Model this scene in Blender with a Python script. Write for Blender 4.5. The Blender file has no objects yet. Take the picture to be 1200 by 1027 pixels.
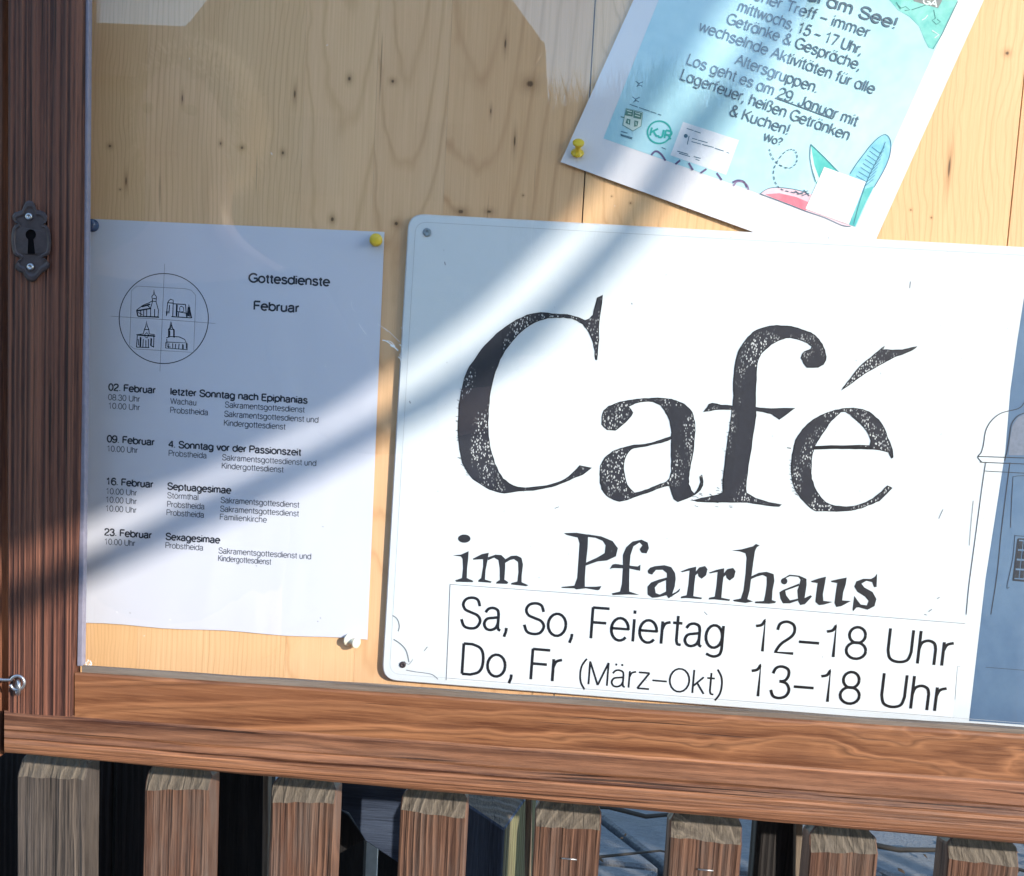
import bpy, bmesh, math, random
from mathutils import Vector, Matrix, noise
from mathutils.geometry import tessellate_polygon
random.seed(11)
S = bpy.context.scene
COL = S.collection
rad = math.radians

# ------------------------------------------------------------------ camera
FPX, PW, PH = 1150.0, 1200.0, 1027.0
RX, RY, RZ = 0.0962, 0.0451, 0.0536
CAM = Vector((0.0, -0.6957, 1.45))
def _rot():
    cx, sx, cy, sy, cz, sz = math.cos(RX), math.sin(RX), math.cos(RY), math.sin(RY), math.cos(RZ), math.sin(RZ)
    A = Matrix(((1, 0, 0), (0, cx, -sx), (0, sx, cx)))
    B = Matrix(((cy, 0, sy), (0, 1, 0), (-sy, 0, cy)))
    Cc = Matrix(((cz, -sz, 0), (sz, cz, 0), (0, 0, 1)))
    return Cc @ A @ B
RM = _rot()
def b3(v): return Vector((v[0], v[2], -v[1]))
right, down, fwd = b3(RM[0]), b3(RM[1]), b3(RM[2])
cd = bpy.data.cameras.new('camera'); cam = bpy.data.objects.new('camera', cd); COL.objects.link(cam)
cd.sensor_width = 36; cd.lens = 36 * FPX / PW; cd.clip_start = 0.02; cd.clip_end = 500
m3 = Matrix((right, -down, -fwd)).transposed()
cam.matrix_world = Matrix.Translation(CAM) @ m3.to_4x4()
S.camera = cam

# ------------------------------------------------------------------ light
SUN = Vector((0.68, -0.64, 0.335)).normalized()
w = bpy.data.worlds.new('World'); S.world = w; w.use_nodes = True
nt = w.node_tree; bg = nt.nodes['Background']; bg.inputs[1].default_value = 0.15
sky = nt.nodes.new('ShaderNodeTexSky'); sky.sky_type = 'NISHITA'; sky.sun_disc = False
sky.sun_elevation = math.asin(SUN.z); sky.sun_rotation = math.atan2(SUN.x, SUN.y)
sky.air_density = 1.1; sky.dust_density = 0.1; sky.ozone_density = 1.8
nt.links.new(sky.outputs[0], bg.inputs[0])
sl = bpy.data.lights.new('sun', 'SUN'); sl.energy = 2.0; sl.angle = rad(0.53); sl.color = (1.0, 0.91, 0.80)
so = bpy.data.objects.new('sun', sl); COL.objects.link(so); so.rotation_euler = (-SUN).to_track_quat('-Z', 'Y').to_euler()
S.view_settings.view_transform = 'Standard'; S.view_settings.look = 'None'
S.view_settings.exposure = 1.82; S.view_settings.gamma = 1; S.view_settings.use_curve_mapping = False
S.cycles.max_bounces = 8; S.cycles.transparent_max_bounces = 16

# ------------------------------------------------------------------ geometry of the place
def ray(px, py):
    x, y = (px - PW / 2) / FPX, (py - PH / 2) / FPX
    return (right * x + down * y + fwd).normalized()
def at(px, py, Y=0.0):                      # point on a vertical plane Y, or on any plane (point, normal)
    d = ray(px, py)
    if isinstance(Y, tuple):
        p, n = Y
        return CAM + d * ((p - CAM).dot(n) / d.dot(n))
    return CAM + d * ((Y - CAM.y) / d.y)
GL = -0.047
def mirrored(px, py, D):                    # where a thing seen in the glass really stands
    d = ray(px, py); h = CAM + d * ((GL - CAM.y) / d.y)
    r = Vector((d.x, -d.y, d.z)); return h + r * ((-D - h.y) / r.y)

def mesh(name, verts, faces, mats, parent=None, smooth=False, midx=None):
    me = bpy.data.meshes.new(name); me.from_pydata([tuple(v) for v in verts], [], faces)
    for m in (mats if isinstance(mats, list) else [mats]): me.materials.append(m)
    me.validate(); 
    if midx:
        for p, i in zip(me.polygons, midx): p.material_index = i
    if smooth:
        for p in me.polygons: p.use_smooth = True
    o = bpy.data.objects.new(name, me); COL.objects.link(o)
    if parent:
        o.parent = parent; t = parent; L = Vector()
        while t: L += t.location; t = t.parent
        o.location = -L
    return o
def fixnormals(o, bevel=0.0, seg=2):
    bm = bmesh.new(); bm.from_mesh(o.data)
    bmesh.ops.recalc_face_normals(bm, faces=bm.faces[:])
    if bevel:
        es = [e for e in bm.edges if len(e.link_faces) == 2 and e.calc_face_angle(0) > 0.5]
        bmesh.ops.bevel(bm, geom=es, offset=bevel, segments=seg, profile=0.5, affect='EDGES', clamp_overlap=True)
        for f in bm.faces: f.smooth = False
    bm.to_mesh(o.data); bm.free(); return o
def prism_w(name, pts, Yb, mat, parent=None, bevel=0.0):    # front polygon in world coordinates, pushed back to Yb
    n = len(pts); v = list(pts) + [Vector((p.x, Yb if not callable(Yb) else Yb(p), p.z)) for p in pts]
    f = [list(range(n)), list(range(2 * n - 1, n - 1, -1))] + [[i, (i + 1) % n, n + (i + 1) % n, n + i] for i in range(n)]
    return fixnormals(mesh(name, v, f, mat, parent), bevel)
def prism(name, pxs, Yf, Yb, mat, parent=None, bevel=0.0):
    return prism_w(name, [at(x, y, Yf) for x, y in pxs], Yb, mat, parent, bevel)
def box(name, x0, x1, y0, y1, z0, z1, mat, parent=None, bevel=0.0):
    return prism_w(name, [Vector((x0, y0, z0)), Vector((x1, y0, z0)), Vector((x1, y0, z1)), Vector((x0, y0, z1))], y1, mat, parent, bevel)
def tube_data(pts, radii, seg=10, closed=False):
    V, F = [], []; n = len(pts); up = Vector((0.13, 0.2, 1)).normalized()
    for i, p in enumerate(pts):
        a = pts[(i - 1) % n] if (closed or i) else pts[i]; b = pts[(i + 1) % n] if (closed or i < n - 1) else pts[i]
        t = (b - a).normalized(); s = t.cross(up)
        if s.length < 1e-4: s = t.cross(Vector((1, 0, 0)))
        s.normalize(); up = s.cross(t).normalized()
        r = radii[i] if isinstance(radii, (list, tuple)) else radii
        for k in range(seg):
            q = 2 * math.pi * k / seg; V.append(p + s * (math.cos(q) * r) + up * (math.sin(q) * r))
    for i in range(n if closed else n - 1):
        for k in range(seg):
            j = (i + 1) % n
            F.append([i * seg + k, i * seg + (k + 1) % seg, j * seg + (k + 1) % seg, j * seg + k])
    if not closed:
        F.append(list(range(seg))[::-1]); F.append([(n - 1) * seg + k for k in range(seg)])
    return V, F
def tube(name, pts, radii, mat, parent=None, seg=10, closed=False):
    V, F = tube_data(pts, radii, seg, closed); return fixnormals(mesh(name, V, F, mat, parent, True))
def lathe(name, base, axis, prof, mat, parent=None, seg=20):
    t = axis.normalized(); s = t.orthogonal().normalized(); u = t.cross(s); V, F = [], []
    for d, r in prof:
        for k in range(seg):
            q = 2 * math.pi * k / seg; V.append(base + t * d + (s * math.cos(q) + u * math.sin(q)) * r)
    for i in range(len(prof) - 1):
        for k in range(seg): F.append([i * seg + k, i * seg + (k + 1) % seg, (i + 1) * seg + (k + 1) % seg, (i + 1) * seg + k])
    F.append(list(range(seg))); F.append([(len(prof) - 1) * seg + k for k in range(seg)])
    return fixnormals(mesh(name, V, F, mat, parent, True))
def tag(o, label=None, cat=None, group=None, kind=None):
    if label: o['label'] = label
    if cat: o['category'] = cat
    if group: o['group'] = group
    if kind: o['kind'] = kind
    return o
def thing(name, loc, label, cat, group=None):
    o = bpy.data.objects.new(name, None); COL.objects.link(o); o.location = loc; o.empty_display_size = 0.05
    return tag(o, label, cat, group)

# ------------------------------------------------------------------ materials
class M:
    def __init__(s, name, rough=0.6, spec=0.4, metal=0.0):
        s.m = bpy.data.materials.new(name); s.m.use_nodes = True; s.t = s.m.node_tree
        s.b = s.t.nodes['Principled BSDF']; s.b.inputs['Roughness'].default_value = rough
        s.b.inputs['Specular IOR Level'].default_value = spec; s.b.inputs['Metallic'].default_value = metal
        s.tc = s.t.nodes.new('ShaderNodeTexCoord')
    def n(s, k, **kw):
        x = s.t.nodes.new(k)
        for a, v in kw.items(): setattr(x, a, v)
        return x
    def l(s, a, b): s.t.links.new(a, b); return b
    def val(s, inp, v):
        if hasattr(v, 'is_linked') or isinstance(v, bpy.types.NodeSocket): s.t.links.new(v, inp)
        else: inp.default_value = v
    def math(s, op, a, b=0.0, c=0.0, clamp=False):
        x = s.n('ShaderNodeMath', operation=op, use_clamp=clamp); s.val(x.inputs[0], a); s.val(x.inputs[1], b); s.val(x.inputs[2], c); return x.outputs[0]
    def mapv(s, scale=(1, 1, 1), loc=(0, 0, 0), rot=(0, 0, 0), src=None):
        x = s.n('ShaderNodeMapping'); x.inputs['Scale'].default_value = scale; x.inputs['Location'].default_value = loc; x.inputs['Rotation'].default_value = rot
        s.l(src or s.tc.outputs['Object'], x.inputs[0]); return x.outputs[0]
    def noise(s, vec, sc=5, det=4, rough=0.6, dist=0.0):
        x = s.n('ShaderNodeTexNoise'); s.l(vec, x.inputs['Vector']); x.inputs['Scale'].default_value = sc
        x.inputs['Detail'].default_value = det; x.inputs['Roughness'].default_value = rough; x.inputs['Distortion'].default_value = dist
        return x.outputs['Fac']
    def ramp(s, fac, stops):
        x = s.n('ShaderNodeValToRGB'); s.l(fac, x.inputs[0]); e = x.color_ramp.elements
        while len(e) < len(stops): e.new(0.5)
        for k, (p, c) in enumerate(stops):
            e[k].position = p; e[k].color = (*c, 1) if not isinstance(c, (int, float)) else (c, c, c, 1)
        return x.outputs[0]
    def mix(s, fac, a, b, mode='MIX'):
        x = s.n('ShaderNodeMix', data_type='RGBA', blend_type=mode); s.val(x.inputs[0], fac)
        for i, v in ((6, a), (7, b)):
            if isinstance(v, tuple): x.inputs[i].default_value = (*v, 1)
            else: s.l(v, x.inputs[i])
        return x.outputs[2]
    def color(s, v):
        if isinstance(v, tuple): s.b.inputs['Base Color'].default_value = (*v, 1)
        else: s.l(v, s.b.inputs['Base Color'])
        return s
    def bump(s, h, strength=0.5, dist=0.001):
        x = s.n('ShaderNodeBump'); x.inputs['Strength'].default_value = strength; x.inputs['Distance'].default_value = dist
        s.l(h, x.inputs['Height']); s.l(x.outputs[0], s.b.inputs['Normal']); return s

def plain(name, c, rough=0.6, spec=0.4, metal=0.0, var=0.12, sc=60, bmp=0.15, bd=0.0004):
    m = M(name, rough, spec, metal); nz = m.noise(m.mapv(), sc, 4)
    m.color(m.mix(nz, tuple(x * (1 - var) for x in c), tuple(min(1, x * (1 + var)) for x in c))); m.bump(nz, bmp, bd); return m.m

def spruce(name, centre, squash, freq, tone, knots):
    """light spruce: nested elongated growth rings, fine fibres, small knots"""
    m = M(name, 0.55, 0.35)
    low = m.noise(m.mapv((11, 1, 4.5)), 1.0, 4, .55)
    # bend the grain round the rings' centre
    mp = m.mapv((1, 1, squash), (-centre[0], 0.012, -centre[1] * squash))
    off = m.math('MULTIPLY', m.math('SUBTRACT', low, 0.5), 0.034)
    va = m.n('ShaderNodeVectorMath', operation='ADD'); m.l(mp, va.inputs[0])
    cx = m.n('ShaderNodeCombineXYZ'); m.l(off, cx.inputs[0]); m.l(off, cx.inputs[2]); m.l(cx.outputs[0], va.inputs[1])
    ln = m.n('ShaderNodeVectorMath', operation='LENGTH'); m.l(va.outputs[0], ln.inputs[0])
    ring = m.math('FRACT', m.math('MULTIPLY', ln.outputs['Value'], freq))
    line = m.ramp(ring, [(0.0, 0.65), (0.10, 0.12), (0.5, 0.0), (0.80, 0.15), (0.93, 1.0), (1.0, 0.65)])
    var = m.noise(m.mapv((50, 1, 3)), 1.0, 2, .5)
    line = m.math('MULTIPLY', line, m.math('MULTIPLY_ADD', var, 1.5, -0.15, True))
    fib = m.noise(m.mapv((900, 20, 14)), 1.0, 3, .6)
    broad = m.noise(m.mapv((22, 1, 1.6)), 1.0, 3, .5)
    a = m.mix(broad, tuple(t * x for t, x in zip(tone, (0.92, 0.85, 0.76))), tuple(t * x for t, x in zip(tone, (1.05, 1.06, 1.06))))
    c = m.mix(m.math('MULTIPLY', line, 0.62), a, tuple(t * x for t, x in zip(tone, (0.60, 0.46, 0.32))))
    c = m.mix(m.math('MULTIPLY', m.math('SUBTRACT', 0.62, fib, 0, True), 1.1), c, tuple(t * x for t, x in zip(tone, (0.70, 0.58, 0.45))))
    # resin streaks
    st = m.noise(m.mapv((260, 1, 9), (3.1, 0, 1.7)), 1.0, 1, .4)
    c = m.mix(m.ramp(st, [(0.74, 0.0), (0.80, 0.75)]), c, (0.24, 0.12, 0.05))
    for (kx, kz, r, el) in knots:
        sx = 1.0; mpk = m.mapv((1 / r, 0, 1 / (r * el)), (-kx / r, 0, -kz / (r * el)))
        lk = m.n('ShaderNodeVectorMath', operation='LENGTH'); m.l(mpk, lk.inputs[0]); d = lk.outputs['Value']
        d2 = m.math('ADD', d, m.math('MULTIPLY', m.math('SUBTRACT', fib, .5), 0.9))
        c = m.mix(m.ramp(m.math('MULTIPLY', d2, 0.25), [(0.10, 0.75), (0.55, 0.20), (1.0, 0.0)]), c, (0.36, 0.18, 0.07))
        c = m.mix(m.ramp(d2, [(0.50, 0.85), (0.90, 0.0)]), c, (0.085, 0.038, 0.016))
    m.color(c); m.bump(fib, 0.15, 0.0003); return m.m

def oldwood(name, grain, centre, squash, freq, dark, mid, light, gray=(0.11, 0.075, 0.058), grayamt=0.15, bmp=0.9, dist=0.0015, band=None, rough=0.7, spec=0.3, fine=1.0, warp=(14, 2.6, .022), ridge=0.0, lines=0.0):
    """stained, weathered softwood with raised growth rings; grain 'Z' or 'X'"""
    m = M(name, rough, spec)
    def ax(c, d, a): return (c, d, a) if grain == 'Z' else (a, d, c)
    k = 4.0
    low = m.noise(m.mapv(ax(warp[0], 5, warp[1])), 1.0, 3, .55)
    mp = m.mapv(ax(1, 1, squash), tuple(ax(-centre[0], centre[2], -centre[1] * squash)))
    off = m.math('MULTIPLY', m.math('SUBTRACT', low, 0.5), warp[2])
    va = m.n('ShaderNodeVectorMath', operation='ADD'); m.l(mp, va.inputs[0])
    cx = m.n('ShaderNodeCombineXYZ'); m.l(off, cx.inputs[0]); m.l(off, cx.inputs[2]); m.l(cx.outputs[0], va.inputs[1])
    ln = m.n('ShaderNodeVectorMath', operation='LENGTH'); m.l(va.outputs[0], ln.inputs[0])
    ring = m.math('FRACT', m.math('MULTIPLY', ln.outputs['Value'], freq))
    prof = m.ramp(ring, [(0.0, 0.9), (0.25, 0.1), (0.45, 0.0), (0.75, 0.45), (0.90, 1.0), (1.0, 0.9)])
    amp = m.noise(m.mapv(ax(40, 3, 3)), 1.0, 2, .5)
    fib = m.math('MULTIPLY_ADD', m.noise(m.mapv(ax(620 * fine, 300, 22)), 1.0, 4, .7), 1.8, -.4, True)
    broad = m.noise(m.mapv(ax(26, 10, 1.7)), 1.0, 4, .6)
    h = m.math('MULTIPLY_ADD', prof, amp, m.math('MULTIPLY', fib, 0.35))
    if ridge:
        rg1 = m.ramp(m.noise(m.mapv(ax(330, 20, 0.8), (2.2, 1, 3)), 1.0, 1, .5), [(0.40, 0.0), (0.50, .30), (0.60, 1.0)])
        h = m.math('MULTIPLY_ADD', rg1, ridge, m.math('MULTIPLY', h, 1 - ridge * .6))
    c = m.mix(m.ramp(h, [(0.12, 0.0), (0.75, 1.0)]), dark, light)
    c = m.mix(m.ramp(broad, [(0.35, 0.0), (0.62, 0.85 - ridge * .5)]), c, mid)
    c = m.mix(m.math('MULTIPLY', m.math('SUBTRACT', fib, 0.5, 0, True), 1.0), c, light)
    c = m.mix(m.math('MULTIPLY', m.math('SUBTRACT', 0.42, fib, 0, True), 1.3), c, tuple(x * .7 for x in dark))
    if lines:
        l1 = m.ramp(ring, [(0.0, 1.0), (0.07, 0.0), (0.86, 0.0), (1.0, 1.0)]); l2 = m.ramp(ring, [(0.10, 0.0), (0.16, 1.0), (0.30, 0.0)])
        g2 = m.math('MULTIPLY_ADD', amp, 2.2, -.5, True)
        c = m.mix(m.math('MULTIPLY', m.math('MULTIPLY', l1, g2), lines), c, tuple(x * .55 for x in dark))
        c = m.mix(m.math('MULTIPLY', m.math('MULTIPLY', l2, g2), lines * .7), c, tuple(min(1, x * 1.45) for x in light))
    crack = m.noise(m.mapv(ax(420, 60, 5), (1.3, 4.2, 0.7)), 1.0, 2, .5)
    ck = m.ramp(crack, [(0.66, 0.0), (0.71, 1.0)])
    c = m.mix(m.math('MULTIPLY', ck, 0.8), c, tuple(x * 0.25 for x in dark))
    gr = m.noise(m.mapv(ax(60, 60, 9), (7, 3, 5)), 1.0, 5, .7)
    c = m.mix(m.ramp(gr, [(0.52 - grayamt * 0.3, 0.0), (0.74 - grayamt * 0.2, min(0.8, grayamt * 2.2))]), c, gray)
    if band:   # a differently coloured strip of heartwood along the piece (c0, c1, colour)
        sp = m.n('ShaderNodeSeparateXYZ'); m.l(m.tc.outputs['Object'], sp.inputs[0]); q = sp.outputs[0 if grain == 'Z' else 2]
        q = m.math('ADD', q, m.math('MULTIPLY', m.math('SUBTRACT', low, .5), .006))
        u = m.math('MULTIPLY', m.math('SUBTRACT', q, (band[0] + band[1]) / 2), 2 / (band[1] - band[0]))
        f = m.ramp(m.math('ABSOLUTE', u), [(0.75, 0.75), (1.0, 0.0)])
        c = m.mix(f, c, m.mix(fib, tuple(x * .6 for x in band[2]), band[2]))
    m.color(c)
    hh = m.math('SUBTRACT', h, m.math('MULTIPLY', ck, 0.6)); m.bump(hh, bmp, dist)
    return m.m

def paper(name, c, wr=0.35):
    m = M(name, 0.65, 0.25); nz = m.noise(m.mapv((9, 9, 3.0)), 1.0, 3, .5, 0.4); fine = m.noise(m.mapv(), 700, 2)
    m.color(m.mix(fine, tuple(x * 0.985 for x in c), c)); m.bump(m.math('MULTIPLY_ADD', fine, 0.01, nz), wr, 0.004); return m.m
def ink(name, c, rough=0.5, speck=0.0, var=0.1):
    m = M(name, rough, 0.3); nz = m.noise(m.mapv(), 350, 3)
    col = m.mix(nz, tuple(x * (1 - var) for x in c), tuple(x * (1 + var) for x in c))
    if speck:
        v = m.n('ShaderNodeTexVoronoi'); m.l(m.mapv((1, 1, 0.55), rot=(0, .6, 0)), v.inputs['Vector']); v.inputs['Scale'].default_value = 820
        d = m.ramp(v.outputs['Distance'], [(0.24, 1.0), (0.40, 0.0)])
        reg = m.ramp(m.noise(m.mapv((1, 1, 0.55)), 55, 2, .5), [(0.47, 0.0), (0.58, 1.0)])
        gate = m.math('MULTIPLY', d, reg); col = m.mix(m.math('MULTIPLY', gate, speck), col, (0.78, 0.79, 0.80))
    m.color(col); return m.m
def wash(name, a, b, sc=14, wr=0.35):
    m = M(name, 0.6, 0.25); nz = m.noise(m.mapv(), sc, 5, .6, .8); f2 = m.noise(m.mapv(), 90, 3)
    f = m.math('MULTIPLY_ADD', f2, 0.25, m.math('MULTIPLY', nz, 0.85)); m.color(m.mix(m.ramp(f, [(0.35, 0.0), (0.7, 1.0)]), a, b))
    m.bump(m.noise(m.mapv((9, 9, 3.0)), 1.0, 3, .5, 0.4), wr * 2, 0.004); return m.m

BR = dict(dark=(0.045, 0.016, 0.010), mid=(0.125, 0.046, 0.026), light=(0.30, 0.125, 0.062))
m_stile = oldwood('stile_wood', 'Z', (-0.475, 2.9, 0.01), 0.02, 150, (0.014, 0.005, 0.005), (0.066, 0.021, 0.016), (0.22, 0.088, 0.052), grayamt=0.03, ridge=.7, warp=(8, 1.2, .010),
                  band=(-0.4170, -0.4035, (0.042, 0.034, 0.040)), bmp=1.0)
m_side = oldwood('side_board_wood', 'Z', (-0.60, 2.0, 0.01), 0.03, 160, **BR, grayamt=0.1)
m_rail = oldwood('rail_wood', 'X', (1.150, 0.16, 0.004), 0.10, 105, (0.095, 0.033, 0.014), (0.190, 0.078, 0.036), (0.30, 0.135, 0.062), grayamt=0.06, lines=.75, warp=(30, 9, .040), bmp=0.45, dist=0.0008, rough=0.5)
m_sill = oldwood('sill_wood', 'X', (1.02, 0.9, 0.01), 0.012, 120, (0.055, 0.020, 0.011), (0.155, 0.062, 0.034), (0.34, 0.155, 0.078), grayamt=0.10, lines=.6, ridge=.35, bmp=1.0, dist=0.0012, rough=0.55)
m_bead = oldwood('weathered_bead_wood', 'X', (1.2, 0.2, 0.01), 0.03, 200, (0.05, 0.035, 0.028), (0.13, 0.10, 0.08), (0.25, 0.20, 0.16), gray=(.17, .15, .13), grayamt=0.3, bmp=0.8)
m_glassbead = plain('grey_putty', (0.20, 0.19, 0.24), 0.5, var=.25, sc=220, bmp=.6)
m_iron = plain('dark_iron', (0.050, 0.036, 0.038), 0.55, 0.5, 0.25, var=0.6, sc=160, bmp=0.7, bd=0.0008)
m_steel = plain('zinc_steel', (0.42, 0.43, 0.46), 0.35, 0.5, 0.9, var=0.2, sc=300)
m_dark = plain('keyhole_dark', (0.006, 0.005, 0.006), 0.9, 0.1)
m_yellow = plain('yellow_plastic', (0.78, 0.55, 0.03), 0.3, 0.5, var=.04, bmp=0)
m_whitep = plain('cream_plastic', (0.85, 0.82, 0.66), 0.3, 0.5, var=.03, bmp=0)
m_bluep = plain('dark_blue_plastic', (0.03, 0.06, 0.14), 0.25, 0.5, var=.05, bmp=0)
m_paper = paper('white_paper', (0.63, 0.645, 0.745), 0.75)
m_poster = paper('poster_paper', (0.74, 0.72, 0.76), 0.85)
m_black = ink('black_print', (0.03, 0.035, 0.05))
m_grey = ink('grey_print', (0.10, 0.11, 0.14))
m_lite = ink('pale_grey_print', (0.20, 0.215, 0.25))

# ------------------------------------------------------------------ stroke lettering
def cr(pts, n=6, closed=False):              # Catmull-Rom through points
    P = [Vector(p) for p in pts]; out = []; N = len(P)
    for i in range(N if closed else N - 1):
        a = P[(i - 1) % N] if (closed or i) else P[0]; b = P[i]; c = P[(i + 1) % N]; d = P[(i + 2) % N] if (closed or i + 2 < N) else P[-1]
        for k in range(n):
            t = k / n; out.append(0.5 * (2 * b + (c - a) * t + (2 * a - 5 * b + 4 * c - d) * t * t + (3 * b - a - 3 * c + d) * t ** 3))
    if not closed: out.append(P[-1])
    return [tuple(p) for p in out]
def el(cx, cy, rx, ry, a0=0, a1=360, n=18):
    return [(cx + rx * math.cos(rad(a0 + (a1 - a0) * i / n)), cy + ry * math.sin(rad(a0 + (a1 - a0) * i / n))) for i in range(n + 1)]
_n = cr([(1, 4.4), (1.6, 6.4), (3.3, 7.2), (4.9, 6.5), (5.4, 4.8)]) + [(5.4, 0)]
_a = [cr([(1, 5.6), (1.9, 6.8), (3.4, 7.2), (4.9, 6.6), (5.3, 5.2)]) + cr([(5.3, 1.4), (5.5, .4), (6.2, .1)], 3), cr([(5.3, 4.3), (3.6, 4), (1.6, 3.5), (.8, 1.9), (1.5, .4), (3, 0), (4.6, .8), (5.3, 2.4)])]
_al = [el(3.3, 3.6, 2.7, 3.6), [(6, 7.2), (6, 0)]]
_o = [el(3.5, 3.6, 2.8, 3.6)]
_u = [[(1, 7.2), (1, 2.6)] + cr([(1, 2.4), (1.5, .6), (3.1, 0), (4.8, .8), (5.4, 2.8)])[1:], [(5.4, 7.2), (5.4, 0)]]
_d1 = lambda x: [[(x - 1.2, 9.1), (x - 1.2, 10.0)], [(x + 1.2, 9.1), (x + 1.2, 10.0)]]
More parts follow.
